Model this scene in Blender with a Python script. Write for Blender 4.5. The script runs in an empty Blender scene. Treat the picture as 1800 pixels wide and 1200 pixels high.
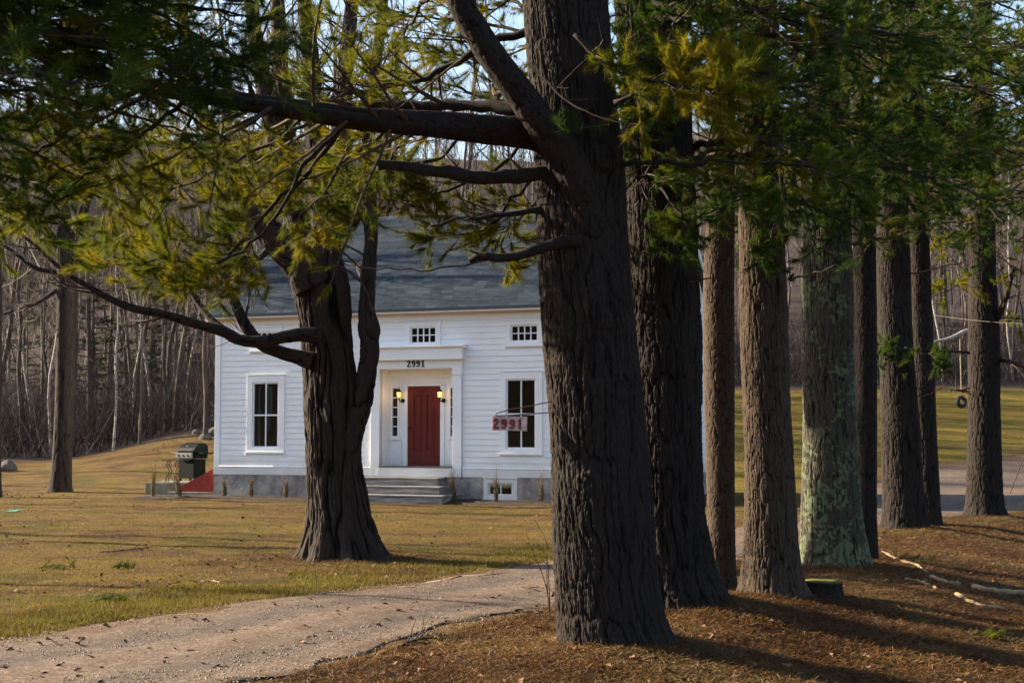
import bpy, math
import numpy as np
from math import radians as RAD, sin, cos, pi

# ------------------------------------------------------------------ camera, sky, sun
S = bpy.context.scene
C = S.collection
F, PITCH, CAMH = 2500.0, math.atan(157 / 2500.0), 1.75
cam_d = bpy.data.cameras.new('camera'); cam = bpy.data.objects.new('camera', cam_d); C.objects.link(cam)
cam.location = (0, 0, CAMH); cam.rotation_euler = (pi / 2 + PITCH, 0, 0)
cam_d.sensor_width = 36; cam_d.lens = 50; cam_d.clip_end = 6000; cam_d.clip_start = 0.1
cam_d.dof.use_dof = True; cam_d.dof.focus_distance = 17; cam_d.dof.aperture_fstop = 5.0
S.camera = cam
SUN_EL, SUN_BACK = RAD(22), RAD(19.6)            # sun stands to the left and a little behind the trees
sdir = (-cos(SUN_BACK) * cos(SUN_EL), sin(SUN_BACK) * cos(SUN_EL), sin(SUN_EL))
W = bpy.data.worlds.new('World'); S.world = W; W.use_nodes = True
wn = W.node_tree; wn.nodes.clear()
sky = wn.nodes.new('ShaderNodeTexSky'); sky.sky_type = 'NISHITA'; sky.sun_disc = False
sky.sun_elevation = SUN_EL; sky.sun_rotation = math.atan2(sdir[0], sdir[1]); sky.dust_density = 2.0; sky.air_density = 1.0
bg = wn.nodes.new('ShaderNodeBackground'); bg.inputs[1].default_value = 0.085
wo = wn.nodes.new('ShaderNodeOutputWorld')
wn.links.new(sky.outputs[0], bg.inputs[0]); wn.links.new(bg.outputs[0], wo.inputs[0])
sl = bpy.data.lights.new('sun', 'SUN'); sl.energy = 5.0; sl.angle = RAD(0.6); sl.color = (1.0, 0.83, 0.60)
so = bpy.data.objects.new('sun', sl); C.objects.link(so)
from mathutils import Vector
so.rotation_euler = Vector(sdir).to_track_quat('Z', 'Y').to_euler()
S.view_settings.view_transform = 'Standard'; S.view_settings.look = 'None'
S.view_settings.gamma = 1.0; S.view_settings.exposure = 2.05
S.cycles.max_bounces = 6; S.cycles.diffuse_bounces = 3; S.cycles.glossy_bounces = 2
S.cycles.transparent_max_bounces = 8; S.cycles.transmission_bounces = 3
S.cycles.sample_clamp_indirect = 6.0; S.cycles.use_denoising = True; S.cycles.denoising_prefilter = 'ACCURATE'

# ------------------------------------------------------------------ helpers
A = np.array
def unit(v):
    v = np.asarray(v, float); return v / np.maximum(np.linalg.norm(v, axis=-1, keepdims=True), 1e-9)
def at(u, v, Y):
    """world point at depth Y that the photo's pixel (u, v) looks at"""
    a = (u - 900) / F; b = (600 - v) / F
    dx, dy, dz = a, cos(PITCH) - b * sin(PITCH), sin(PITCH) + b * cos(PITCH)
    k = Y / dy
    return A([dx * k, Y, CAMH + dz * k])
def sstep(a, b, x):
    t = np.clip((x - a) / (b - a), 0, 1); return t * t * (3 - 2 * t)
def _hash(ix, iy, seed):
    h = (ix.astype(np.int64) * 374761393 + iy.astype(np.int64) * 668265263 + seed * 1274126177) & 0xFFFFFFFF
    h = ((h ^ (h >> 13)) * 1274126177) & 0xFFFFFFFF
    h = h ^ (h >> 16)
    return (h & 0xFFFF) / 65535.0
def vn(x, y, seed=0, per=None):
    x = np.asarray(x, float); y = np.asarray(y, float)
    ix = np.floor(x); iy = np.floor(y); fx = x - ix; fy = y - iy
    fx = fx * fx * (3 - 2 * fx); fy = fy * fy * (3 - 2 * fy)
    ix = ix.astype(np.int64); iy = iy.astype(np.int64); ix1 = ix + 1
    if per: ix = ix % per; ix1 = ix1 % per
    a = _hash(ix, iy, seed); b = _hash(ix1, iy, seed); c = _hash(ix, iy + 1, seed); d = _hash(ix1, iy + 1, seed)
    return (a * (1 - fx) + b * fx) * (1 - fy) + (c * (1 - fx) + d * fx) * fy

def npmesh(name, V, faces, mat=None, parent=None, smooth=False, attrs=None):
    """V (n,3); faces = list of int arrays (m,k)"""
    V = np.ascontiguousarray(V, dtype=np.float32)
    faces = [np.asarray(f, np.int32) for f in faces if len(f)]
    me = bpy.data.meshes.new(name)
    me.vertices.add(len(V)); me.vertices.foreach_set('co', V.ravel())
    li = np.concatenate([f.ravel() for f in faces]); cnt = np.concatenate([np.full(len(f), f.shape[1], np.int32) for f in faces])
    st = np.concatenate([[0], np.cumsum(cnt)[:-1]]).astype(np.int32)
    me.loops.add(len(li)); me.loops.foreach_set('vertex_index', li)
    me.polygons.add(len(cnt)); me.polygons.foreach_set('loop_start', st); me.polygons.foreach_set('loop_total', cnt)
    me.polygons.foreach_set('use_smooth', np.full(len(cnt), bool(smooth)))
    me.update(calc_edges=True)
    if attrs:
        for k, a in attrs.items():
            at_ = me.attributes.new(k, 'FLOAT', 'POINT'); at_.data.foreach_set('value', np.asarray(a, np.float32))
    if mat: me.materials.append(mat)
    o = bpy.data.objects.new(name, me); C.objects.link(o)
    if parent: o.parent = parent
    return o
def tag(o, label=None, cat=None, group=None, kind=None):
    if label: o['label'] = label
    if cat: o['category'] = cat
    if group: o['group'] = group
    if kind: o['kind'] = kind
    return o
def empty(name, loc=(0, 0, 0), rz=0, label=None, cat=None, group=None):
    o = bpy.data.objects.new(name, None); C.objects.link(o)
    o.location = tuple(float(a) for a in loc); o.rotation_euler = (0, 0, rz); o.empty_display_size = 0.1
    return tag(o, label, cat, group)

class MB:
    """collects shapes, builds one mesh"""
    def __init__(s): s.V = []; s.F = {3: [], 4: []}; s.n = 0
    def raw(s, V, F):
        V = np.asarray(V, float); s.V.append(V)
        for f in F:
            f = np.asarray(f, int)
            if len(f): s.F.setdefault(f.shape[1], []).append(f + s.n)
        s.n += len(V)
    def box(s, x0, x1, y0, y1, z0, z1):
        V = [(x, y, z) for x in (x0, x1) for y in (y0, y1) for z in (z0, z1)]
        s.raw(V, [[(0, 1, 3, 2), (4, 6, 7, 5), (0, 4, 5, 1), (2, 3, 7, 6), (0, 2, 6, 4), (1, 5, 7, 3)]])
    def prism(s, poly, axis, a, b):
        """extrude a 2D polygon (counter-clockwise or not) between a and b along axis 'x','y' or 'z'"""
        n = len(poly); V = []
        for t in (a, b):
            for p, q in poly: V.append({'x': (t, p, q), 'y': (p, t, q), 'z': (p, q, t)}[axis])
        s.raw(V, [[(i, (i + 1) % n, n + (i + 1) % n, n + i) for i in range(n)], [tuple(range(n - 1, -1, -1)), tuple(range(n, 2 * n))]])
    def tubes(s, P, R, sides=5, cap=True):
        """P (B,N,3), R (B,N)"""
        P = np.asarray(P, float); R = np.asarray(R, float)
        if P.ndim == 2: P = P[None]; R = R[None]
        B, N, _ = P.shape
        if not B: return
        T = np.empty_like(P); T[:, 1:-1] = P[:, 2:] - P[:, :-2]; T[:, 0] = P[:, 1] - P[:, 0]; T[:, -1] = P[:, -1] - P[:, -2]
        T = unit(T); D = unit(P[:, -1] - P[:, 0] + 1e-6)
        ref = np.where(np.abs(D[:, 2:3]) > 0.75, A([[1.0, 0.13, 0]]), A([[0.0, 0.1, 1.0]]))[:, None, :]
        n1 = unit(np.cross(T, ref)); n2 = np.cross(T, n1)
        th = np.arange(sides) * 2 * pi / sides
        V = P[:, :, None, :] + R[:, :, None, None] * (np.cos(th)[None, None, :, None] * n1[:, :, None, :] + np.sin(th)[None, None, :, None] * n2[:, :, None, :])
        b = (np.arange(B) * N * sides)[:, None, None]; i = (np.arange(N - 1) * sides)[None, :, None]; j = np.arange(sides)[None, None, :]; k = (j + 1) % sides
        Q = np.stack([b + i + j, b + i + k, b + i + sides + k, b + i + sides + j], -1).reshape(-1, 4)
        Fs = [Q]
        if cap and sides > 3:
            e0 = b[:, :, 0] + np.arange(sides)[None, ::-1]; e1 = b[:, :, 0] + (N - 1) * sides + np.arange(sides)[None]
            Fs += [np.concatenate([e0, e1])]
        s.raw(V.reshape(-1, 3), Fs)
    def tube(s, pts, r, sides=8):
        pts = np.asarray(pts, float); r = np.broadcast_to(np.asarray(r, float), (len(pts),)) if np.ndim(r) else np.full(len(pts), float(r))
        s.tubes(pts, r, sides)
    def lathe(s, prof, c=(0, 0, 0), n=16, axis='z'):
        """prof list of (r, h)"""
        th = np.arange(n) * 2 * pi / n; V = []
        for r, h in prof:
            ring = {'z': np.stack([r * np.cos(th), r * np.sin(th), np.full(n, h)], 1), 'y': np.stack([r * np.cos(th), np.full(n, h), r * np.sin(th)], 1), 'x': np.stack([np.full(n, h), r * np.cos(th), r * np.sin(th)], 1)}[axis]
            V.append(ring + A(c))
        m = len(prof); j = np.arange(n); k = (j + 1) % n
        Q = np.concatenate([np.stack([i * n + j, i * n + k, (i + 1) * n + k, (i + 1) * n + j], 1) for i in range(m - 1)])
        s.raw(np.concatenate(V), [Q, [tuple(range(n - 1, -1, -1)), tuple(range((m - 1) * n, m * n))]])
    def build(s, name, mat=None, parent=None, smooth=False, bevel=0, attrs=None):
        o = npmesh(name, np.concatenate(s.V), [np.concatenate(f) for f in s.F.values() if f], mat, parent, smooth, attrs)
        if bevel:
            b = o.modifiers.new('bevel', 'BEVEL'); b.width = bevel; b.segments = 2; b.limit_method = 'ANGLE'
        return o

def resample(P, n):
    """smooth curve through the points (Catmull-Rom), n samples; extra columns are carried"""
    P = np.asarray(P, float); m = len(P)
    d = np.concatenate([[0], np.cumsum(np.linalg.norm(np.diff(P[:, :3], axis=0), axis=1))])
    t = np.linspace(0, d[-1], n); i = np.clip(np.searchsorted(d, t, 'right') - 1, 0, m - 2)
    f = ((t - d[i]) / (d[i + 1] - d[i]))[:, None]
    P0 = P[np.maximum(i - 1, 0)]; P1 = P[i]; P2 = P[i + 1]; P3 = P[np.minimum(i + 2, m - 1)]
    return 0.5 * (2 * P1 + (P2 - P0) * f + (2 * P0 - 5 * P1 + 4 * P2 - P3) * f ** 2 + (3 * P1 - P0 - 3 * P2 + P3) * f ** 3)

def grow(P, R, n, rng, L, r, tr=(0.1, 1.0), ang=(40, 70), up=0.0, wob=0.3, M=4, flat=1.0, taper=0.5, tip=0.25, rel=0.6):
    """n children on each polyline of P (B,N,3). returns (B*n,M,3), radii"""
    B, N, _ = P.shape
    idx = np.repeat(np.arange(B), n); K = len(idx)
    t = (np.tile(np.arange(n) / max(n, 1), B) + rng.random(K) / max(n, 1)) * (tr[1] - tr[0]) + tr[0]
    x = t * (N - 1); i = np.clip(x.astype(int), 0, N - 2); f = (x - i)[:, None]
    p = P[idx, i] * (1 - f) + P[idx, i + 1] * f; T = unit(P[idx, i + 1] - P[idx, i])
    pr = R[idx, i] * (1 - f[:, 0]) + R[idx, i + 1] * f[:, 0]
    q = rng.normal(size=(K, 3)); q -= (q * T).sum(1, keepdims=True) * T; q[:, 2] *= flat; q = unit(q)
    a = np.radians(rng.uniform(ang[0], ang[1], K))[:, None]
    d = unit(T * np.cos(a) + q * np.sin(a))
    ln = L * (1 - taper * t) * rng.uniform(0.6, 1.25, K)
    out = np.empty((K, M, 3)); out[:, 0] = p
    for m in range(1, M):
        d = unit(d + A([0, 0, up / (M - 1)]) + rng.normal(size=(K, 3)) * wob / (M - 1) * A([1, 1, 0.6]))
        p = p + d * (ln / (M - 1))[:, None]; out[:, m] = p
    r0 = np.minimum(pr * rel, r)
    return out, r0[:, None] * np.linspace(1, tip, M)[None]

def needles(P, D, rng, K=24, L=0.10, w=0.004, spread=0.75, back=0.07):
    """bunches of pine needles: one thin triangle each"""
    N = len(P)
    rnd = unit(rng.normal(size=(N, K, 3)))
    d = unit(D[:, None, :] + rnd * spread * rng.uniform(0.4, 1.3, (N, K, 1)))
    b = P[:, None, :] - D[:, None, :] * rng.uniform(0, back, (N, K, 1))
    ln = L * rng.uniform(0.6, 1.15, (N, K, 1)) * rng.uniform(0.75, 1.15, (N, 1, 1))
    side = unit(np.cross(d, unit(rng.normal(size=(N, K, 3))))) * w * 0.5
    tip = b + d * ln; tip[..., 2] -= ln[..., 0] * 0.12
    V = np.stack([b - side, b + side, tip], 2).reshape(-1, 3)
    return V, np.arange(len(V), dtype=np.int32).reshape(-1, 3)

# ------------------------------------------------------------------ materials
def mat(name, fn):
    m = bpy.data.materials.new(name); m.use_nodes = True; nt = m.node_tree
    b = nt.nodes['Principled BSDF']; fn(nt, b); return m
def N_(nt, t, **k):
    n = nt.nodes.new(t)
    for a, v in k.items():
        if a.startswith('i_'):
            key = a[2:]; n.inputs[int(key) if key.isdigit() else key].default_value = v
        else: setattr(n, a, v)
    return n
def coords(nt, scale=(1, 1, 1), kind='Object'):
    tc = N_(nt, 'ShaderNodeTexCoord'); mp = N_(nt, 'ShaderNodeMapping'); mp.inputs['Scale'].default_value = scale
    nt.links.new(tc.outputs[kind], mp.inputs[0]); return mp.outputs[0]
def noise(nt, vec, scale, detail=4, rough=0.6):
    n = N_(nt, 'ShaderNodeTexNoise'); n.inputs['Scale'].default_value = scale; n.inputs['Detail'].default_value = detail
    n.inputs['Roughness'].default_value = rough; nt.links.new(vec, n.inputs['Vector']); return n.outputs[0]
def ramp(nt, fac, stops):
    r = N_(nt, 'ShaderNodeValToRGB'); e = r.color_ramp.elements
    while len(e) < len(stops): e.new(0.5)
    for x, (p, c) in zip(e, stops): x.position = p; x.color = (*c, 1) if len(c) == 3 else c
    nt.links.new(fac, r.inputs[0]); return r.outputs[0]
def mix(nt, fac, a, b, mode='MIX'):
    m = N_(nt, 'ShaderNodeMix', data_type='RGBA', blend_type=mode)
    if isinstance(fac, (int, float)): m.inputs[0].default_value = fac
    else: nt.links.new(fac, m.inputs[0])
    for k, s in ((6, a), (7, b)):
        if isinstance(s, tuple): m.inputs[k].default_value = (*s, 1)
        else: nt.links.new(s, m.inputs[k])
    return m.outputs[2]
def bump(nt, b, h, strength=0.3, dist=0.01):
    n = N_(nt, 'ShaderNodeBump'); n.inputs['Strength'].default_value = strength; n.inputs['Distance'].default_value = dist
    nt.links.new(h, n.inputs['Height']); nt.links.new(n.outputs[0], b.inputs['Normal'])
def simple(name, col, var=0.15, scale=6, rough=0.8, spec=0.25, bs=0.1, bd=0.004, metal=0, stretch=(1, 1, 1), col2=None):
    def fn(nt, b):
        v = coords(nt, stretch); n = noise(nt, v, scale, 5)
        c2 = col2 or tuple(x * (1 - var) for x in col)
        nt.links.new(ramp(nt, n, [(0.35, c2), (0.65, col)]), b.inputs['Base Color'])
        b.inputs['Roughness'].default_value = rough; b.inputs['Metallic'].default_value = metal
        b.inputs['Specular IOR Level'].default_value = spec
        bump(nt, b, noise(nt, v, scale * 6, 4), bs, bd)
    return mat(name, fn)

def bark_mat(name, dark, lite, lichen=0.0, lcol=(0.23, 0.29, 0.17), warm=(0.10, 0.055, 0.035)):
    def fn(nt, b):
        a = N_(nt, 'ShaderNodeAttribute', attribute_name='ridge'); v = coords(nt)
        n = noise(nt, v, 9, 5); fine = noise(nt, coords(nt, (1, 1, 0.3)), 60, 4, 0.7)
        base = ramp(nt, a.outputs['Fac'], [(0.18, dark), (0.9, lite)])
        base = mix(nt, ramp(nt, n, [(0.45, (0, 0, 0)), (0.75, (0.7, 0.7, 0.7))]), base, warm)
        base = mix(nt, 0.55, base, ramp(nt, fine, [(0.3, tuple(x * 0.45 for x in lite)), (0.7, tuple(min(1, x * 1.5) for x in lite))]), 'OVERLAY' if False else 'MIX')
        base = mix(nt, ramp(nt, a.outputs['Fac'], [(0.1, (1, 1, 1)), (0.5, (0, 0, 0))]), base, dark)  # furrows: bark's own darker tone, plus crease shade put into the colour
        if lichen:
            la = N_(nt, 'ShaderNodeAttribute', attribute_name='lichen')
            base = mix(nt, la.outputs['Fac'], base, mix(nt, n, tuple(x * 0.7 for x in lcol), lcol))
        nt.links.new(base, b.inputs['Base Color']); b.inputs['Roughness'].default_value = 0.92
        b.inputs['Specular IOR Level'].default_value = 0.15
        bump(nt, b, fine, 0.6, 0.008)
    return mat(name, fn)

def needle_mat(name, c1, c2, c3, trans=0.45):
    def fn(nt, b):
        v = coords(nt); n = noise(nt, v, 1.6, 3); m = noise(nt, v, 45, 1)
        col = ramp(nt, n, [(0.35, c1), (0.55, c2), (0.72, c3)])
        col = mix(nt, ramp(nt, m, [(0.35, (0, 0, 0)), (0.7, (1, 1, 1))]), mix(nt, 0.25, col, (0.0, 0.0, 0.0)), col)
        nt.links.new(col, b.inputs['Base Color']); b.inputs['Roughness'].default_value = 0.55
        b.inputs['Specular IOR Level'].default_value = 0.12
        t = N_(nt, 'ShaderNodeBsdfTranslucent'); nt.links.new(col, t.inputs[0])
        mx = N_(nt, 'ShaderNodeMixShader'); mx.inputs[0].default_value = trans
        nt.links.new(b.outputs[0], mx.inputs[1]); nt.links.new(t.outputs[0], mx.inputs[2])
        nt.links.new(mx.outputs[0], nt.nodes['Material Output'].inputs[0])
    return mat(name, fn)

M_PINE = bark_mat('pine bark', (0.0008, 0.0007, 0.0006), (0.0235, 0.0185, 0.016), warm=(0.015, 0.0095, 0.0075))  # colour lowered to carry shade on dim trunks, T7 to T9 included
M_PINE_G = bark_mat('greyer pine bark', (0.0016, 0.0013, 0.0011), (0.058, 0.042, 0.031), warm=(0.045, 0.028, 0.019))
M_PINE_L = bark_mat('lichened pine bark', (0.0016, 0.0013, 0.0011), (0.058, 0.052, 0.039), lichen=1, lcol=(0.115, 0.140, 0.080), warm=(0.05, 0.03, 0.02))
M_MAPLE = bark_mat('maple bark', (0.001, 0.0008, 0.0008), (0.034, 0.026, 0.022), lichen=1, lcol=(0.05, 0.05, 0.03), warm=(0.036, 0.025, 0.018))
M_LIMB = simple('limb bark', (0.024, 0.018, 0.015), scale=14, col2=(0.010, 0.007, 0.006), rough=0.9, bs=0.7, bd=0.008)
M_TWIG = simple('twig bark', (0.085, 0.052, 0.034), scale=5, col2=(0.035, 0.022, 0.016), rough=0.85)
M_GREY = simple('grey bark', (0.19, 0.15, 0.125), scale=3, col2=(0.075, 0.06, 0.05), rough=0.9, bs=0.5, bd=0.01, stretch=(1, 1, 0.3))
M_GREYD = simple('dark grey bark', (0.10, 0.075, 0.062), scale=3, col2=(0.04, 0.03, 0.026), rough=0.9, bs=0.5, bd=0.01, stretch=(1, 1, 0.3))
M_BIRCH = simple('birch bark', (0.42, 0.39, 0.36), scale=4, col2=(0.12, 0.10, 0.09), rough=0.8, stretch=(1, 1, 4))
M_BRUSH = simple('brush twigs', (0.20, 0.135, 0.105), scale=0.6, col2=(0.10, 0.068, 0.056), rough=0.9)
def island_mat(name, stops):
    def fn(nt, b):
        g = N_(nt, 'ShaderNodeNewGeometry'); c = ramp(nt, g.outputs['Random Per Island'], stops)
        c = mix(nt, ramp(nt, noise(nt, coords(nt), 0.35, 3), [(0.4, (0, 0, 0)), (0.7, (0.6, 0.6, 0.6))]), c, stops[0][1])
        nt.links.new(c, b.inputs['Base Color']); b.inputs['Roughness'].default_value = 0.9; b.inputs['Specular IOR Level'].default_value = 0.15
    return mat(name, fn)
M_BRUSH = island_mat('brush twigs', [(0.0, (0.026, 0.018, 0.016)), (0.5, (0.078, 0.053, 0.044)), (0.82, (0.17, 0.125, 0.105)), (1.0, (0.38, 0.32, 0.28))])
M_WOODS = island_mat('far bare trees', [(0.0, (0.035, 0.029, 0.029)), (0.6, (0.10, 0.083, 0.080)), (1.0, (0.27, 0.235, 0.225))])
M_NEEDLE = needle_mat('pine needles', (0.060, 0.095, 0.006), (0.17, 0.165, 0.007), (0.30, 0.205, 0.010), 0.5)  # yellow stops put sunlit highlights into the needle colours, here and below
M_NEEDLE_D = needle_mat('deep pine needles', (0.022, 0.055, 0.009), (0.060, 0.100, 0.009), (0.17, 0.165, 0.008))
M_FARGREEN = needle_mat('far evergreen needles', (0.030, 0.045, 0.018), (0.045, 0.06, 0.022), (0.06, 0.07, 0.025), 0.25)

def mk_white(name, c=(0.86, 0.87, 0.88)):
    def fn(nt, b):
        v = coords(nt, (1, 1, 1)); n = noise(nt, v, 1.3, 6); d = noise(nt, coords(nt, (0.6, 1, 5)), 7, 5)
        col = mix(nt, ramp(nt, d, [(0.55, (0, 0, 0)), (0.8, (0.35, 0.35, 0.35))]), c, tuple(x * 0.72 for x in c))
        col = mix(nt, ramp(nt, n, [(0.5, (0, 0, 0)), (0.8, (0.3, 0.3, 0.3))]), col, (c[0] * .8, c[1] * .78, c[2] * .72))
        sp = N_(nt, 'ShaderNodeSeparateXYZ'); nt.links.new(coords(nt), sp.inputs[0]); sn_ = N_(nt, 'ShaderNodeMath', operation='MULTIPLY_ADD'); nt.links.new(n, sn_.inputs[0]); sn_.inputs[1].default_value = -1.2; nt.links.new(sp.outputs[2], sn_.inputs[2])
        col = mix(nt, ramp(nt, sn_.outputs[0], [(0.0, (0.55, 0.55, 0.55)), (0.55, (0, 0, 0))]), col, (c[0] * .55, c[1] * .52, c[2] * .44))
        nt.links.new(col, b.inputs['Base Color']); b.inputs['Roughness'].default_value = 0.55
        bump(nt, b, noise(nt, coords(nt, (0.3, 1, 3)), 40, 4), 0.05, 0.0005)
    return mat(name, fn)
M_WHITE = mk_white('white painted wood')
M_TRIM = mk_white('white trim paint', (0.88, 0.89, 0.90))
M_RED = simple('red door paint', (0.155, 0.018, 0.012), var=0.25, scale=5, rough=0.5, bs=0.15)
M_REDB = simple('red bulkhead paint', (0.26, 0.028, 0.022), var=0.3, scale=5, rough=0.6)
M_FOUND = simple('whitewashed stone', (0.42, 0.38, 0.35), scale=2.2, col2=(0.17, 0.15, 0.14), rough=0.95, bs=1.0, bd=0.03)
M_STEP = simple('weathered step stone', (0.36, 0.34, 0.33), scale=4, col2=(0.12, 0.112, 0.105), rough=0.9, bs=0.5, bd=0.01, stretch=(0.4, 1, 4))
M_CONC = simple('grey concrete', (0.22, 0.21, 0.17), scale=3, col2=(0.11, 0.11, 0.08), rough=0.95, bs=0.4, bd=0.01)
M_STONE = simple('grey rock', (0.13, 0.12, 0.11), scale=4, col2=(0.05, 0.045, 0.042), rough=0.95, bs=0.8, bd=0.02)
M_BLACK = simple('black iron', (0.018, 0.018, 0.02), scale=20, rough=0.45, metal=0.3)
M_BLACKP = simple('black painted number', (0.008, 0.012, 0.016), scale=20, rough=0.6)
M_RUST = simple('rusty steel', (0.07, 0.04, 0.032), scale=20, rough=0.75, col2=(0.03, 0.02, 0.018))
M_GRILL = simple('dark green enamel', (0.003, 0.0055, 0.0055), scale=8, rough=0.6, spec=0.03)
M_STEEL = simple('brushed steel', (0.10, 0.105, 0.11), scale=10, rough=0.8, spec=0.1)
M_RUBBER = simple('black rubber', (0.022, 0.024, 0.026), scale=15, rough=0.7)
M_ROPE = simple('pale rope', (0.45, 0.36, 0.22), scale=30, rough=0.9)
M_SIGN = simple('weathered pink sign board', (0.78, 0.60, 0.56), scale=14, col2=(0.36, 0.24, 0.20), rough=0.8)
M_SIGNRED = simple('red sign digits', (0.30, 0.022, 0.018), scale=30, rough=0.5, col2=(0.16, 0.015, 0.012))
M_LEAF = simple('dead leaf', (0.17, 0.09, 0.045), scale=3, col2=(0.08, 0.042, 0.024), rough=0.8)
M_WOODP = simple('peeled pale stick wood', (0.34, 0.25, 0.14), scale=6, col2=(0.13, 0.09, 0.055), rough=0.8)
M_MOSS = simple('moss', (0.13, 0.14, 0.02), scale=12, col2=(0.07, 0.06, 0.015), rough=1, bs=1, bd=0.01)
M_SOIL = simple('dark mulch', (0.055, 0.036, 0.028), scale=9, col2=(0.022, 0.016, 0.013), rough=1, bs=1, bd=0.03)
M_TEAL = simple('teal plastic', (0.05, 0.38, 0.34), scale=10, rough=0.5)
M_STRAW = simple('dry shrub stems', (0.20, 0.13, 0.06), scale=8, col2=(0.09, 0.055, 0.03), rough=0.9)
M_TWINE = simple('green twine', (0.03, 0.20, 0.12), scale=8, rough=0.8)
M_ROOM = simple('room plaster', (0.022, 0.024, 0.024), scale=1, rough=0.9)  # near black: the dimness indoors is put into this colour
M_CURT = simple('pale curtain', (0.75, 0.68, 0.62), scale=8, rough=0.9, stretch=(6, 6, 0.3))
M_ORANGE = simple('orange wood', (0.42, 0.13, 0.04), scale=8, rough=0.5)
def mk_pane(nt, b):
    g = N_(nt, 'ShaderNodeBsdfGlossy'); g.inputs['Roughness'].default_value = 0.03; g.inputs['Color'].default_value = (0.8, 0.9, 0.95, 1)
    t = N_(nt, 'ShaderNodeBsdfTransparent'); t.inputs[0].default_value = (0.55, 0.64, 0.66, 1)
    f = N_(nt, 'ShaderNodeFresnel'); f.inputs[0].default_value = 1.5
    mx = N_(nt, 'ShaderNodeMixShader'); nt.links.new(f.outputs[0], mx.inputs[0]); nt.links.new(t.outputs[0], mx.inputs[1]); nt.links.new(g.outputs[0], mx.inputs[2])
    nt.links.new(mx.outputs[0], nt.nodes['Material Output'].inputs[0])
M_PANE = mat('window glass', mk_pane)
def mk_glow(nt, b):
    b.inputs['Base Color'].default_value = (0.8, 0.5, 0.15, 1); b.inputs['Emission Color'].default_value = (1, 0.50, 0.10, 1); b.inputs['Emission Strength'].default_value = 0.75
M_GLOW = mat('amber lantern glass', mk_glow)
def mk_bulb(nt, b):
    b.inputs['Emission Color'].default_value = (1, 0.85, 0.5, 1); b.inputs['Emission Strength'].default_value = 30
M_BULB = mat('lit bulb', mk_bulb)
def mk_roof(nt, b):
    tc = N_(nt, 'ShaderNodeTexCoord')
    br = N_(nt, 'ShaderNodeTexBrick'); nt.links.new(tc.outputs['UV'], br.inputs['Vector'])
    br.inputs['Scale'].default_value = 1.0; br.inputs['Brick Width'].default_value = 0.30; br.inputs['Row Height'].default_value = 0.145
    br.inputs['Mortar Size'].default_value = 0.012; br.inputs['Mortar Smooth'].default_value = 0.3; br.inputs['Bias'].default_value = -0.1
    br.inputs['Color1'].default_value = (0.135, 0.165, 0.185, 1); br.inputs['Color2'].default_value = (0.052, 0.068, 0.082, 1); br.inputs['Mortar'].default_value = (0.015, 0.018, 0.022, 1)
    n = noise(nt, tc.outputs['UV'], 2.2, 6); fine = noise(nt, tc.outputs['UV'], 70, 3)
    col = mix(nt, 0.5, br.outputs[0], ramp(nt, n, [(0.3, (0.065, 0.080, 0.092)), (0.7, (0.15, 0.175, 0.19))]))
    col = mix(nt, 0.2, col, ramp(nt, fine, [(0.3, (0.02, 0.02, 0.02)), (0.7, (0.25, 0.26, 0.27))]))
    nt.links.new(col, b.inputs['Base Color']); b.inputs['Roughness'].default_value = 0.9
    bump(nt, b, br.outputs['Fac'], -0.7, 0.02)
M_ROOF = mat('asphalt shingles', mk_roof)

def mk_ground(nt, b):
    v = coords(nt); z = N_(nt, 'ShaderNodeAttribute', attribute_name='litter'); wd = N_(nt, 'ShaderNodeAttribute', attribute_name='wood')
    n1 = noise(nt, v, 0.55, 5); n2 = noise(nt, v, 4, 6, 0.7); n3 = noise(nt, v, 38, 5, 0.75); n4 = noise(nt, coords(nt, (1, 0.35, 1)), 120, 3)
    lawn = ramp(nt, n1, [(0.32, (0.085, 0.085, 0.014)), (0.46, (0.165, 0.115, 0.028)), (0.58, (0.17, 0.100, 0.038)), (0.70, (0.060, 0.040, 0.022))])
    n5 = noise(nt, coords(nt, (0.45, 1, 1)), 1.3, 6, 0.7)
    lawn = mix(nt, ramp(nt, n2, [(0.4, (0, 0, 0)), (0.7, (0.8, 0.8, 0.8))]), lawn, (0.10, 0.056, 0.025)); lawn = mix(nt, ramp(nt, n5, [(0.48, (0, 0, 0)), (0.64, (0.85, 0.85, 0.85))]), lawn, (0.060, 0.034, 0.018))
    lit = ramp(nt, n2, [(0.3, (0.020, 0.011, 0.006)), (0.5, (0.075, 0.036, 0.015)), (0.72, (0.16, 0.090, 0.032))])
    lit = mix(nt, ramp(nt, n1, [(0.50, (0, 0, 0)), (0.68, (0.75, 0.75, 0.75))]), lit, (0.060, 0.062, 0.012))
    col = mix(nt, z.outputs['Fac'], lawn, lit)
    gn = N_(nt, 'ShaderNodeAttribute', attribute_name='meadow'); col = mix(nt, gn.outputs['Fac'], col, ramp(nt, n1, [(0.35, (0.115, 0.105, 0.014)), (0.55, (0.19, 0.135, 0.024)), (0.68, (0.12, 0.075, 0.030))]))
    col = mix(nt, wd.outputs['Fac'], col, ramp(nt, n2, [(0.3, (0.040, 0.031, 0.028)), (0.7, (0.095, 0.070, 0.060))]))
    col = mix(nt, 0.65, col, ramp(nt, n3, [(0.3, (0.25, 0.25, 0.25)), (0.72, (1.5, 1.5, 1.5))]), 'MULTIPLY')
    nt.links.new(col, b.inputs['Base Color']); b.inputs['Roughness'].default_value = 1; b.inputs['Specular IOR Level'].default_value = 0.1
    ad = N_(nt, 'ShaderNodeMath', operation='ADD'); nt.links.new(n3, ad.inputs[0]); nt.links.new(n4, ad.inputs[1])
    bump(nt, b, ad.outputs[0], 1.0, 0.05)
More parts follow.
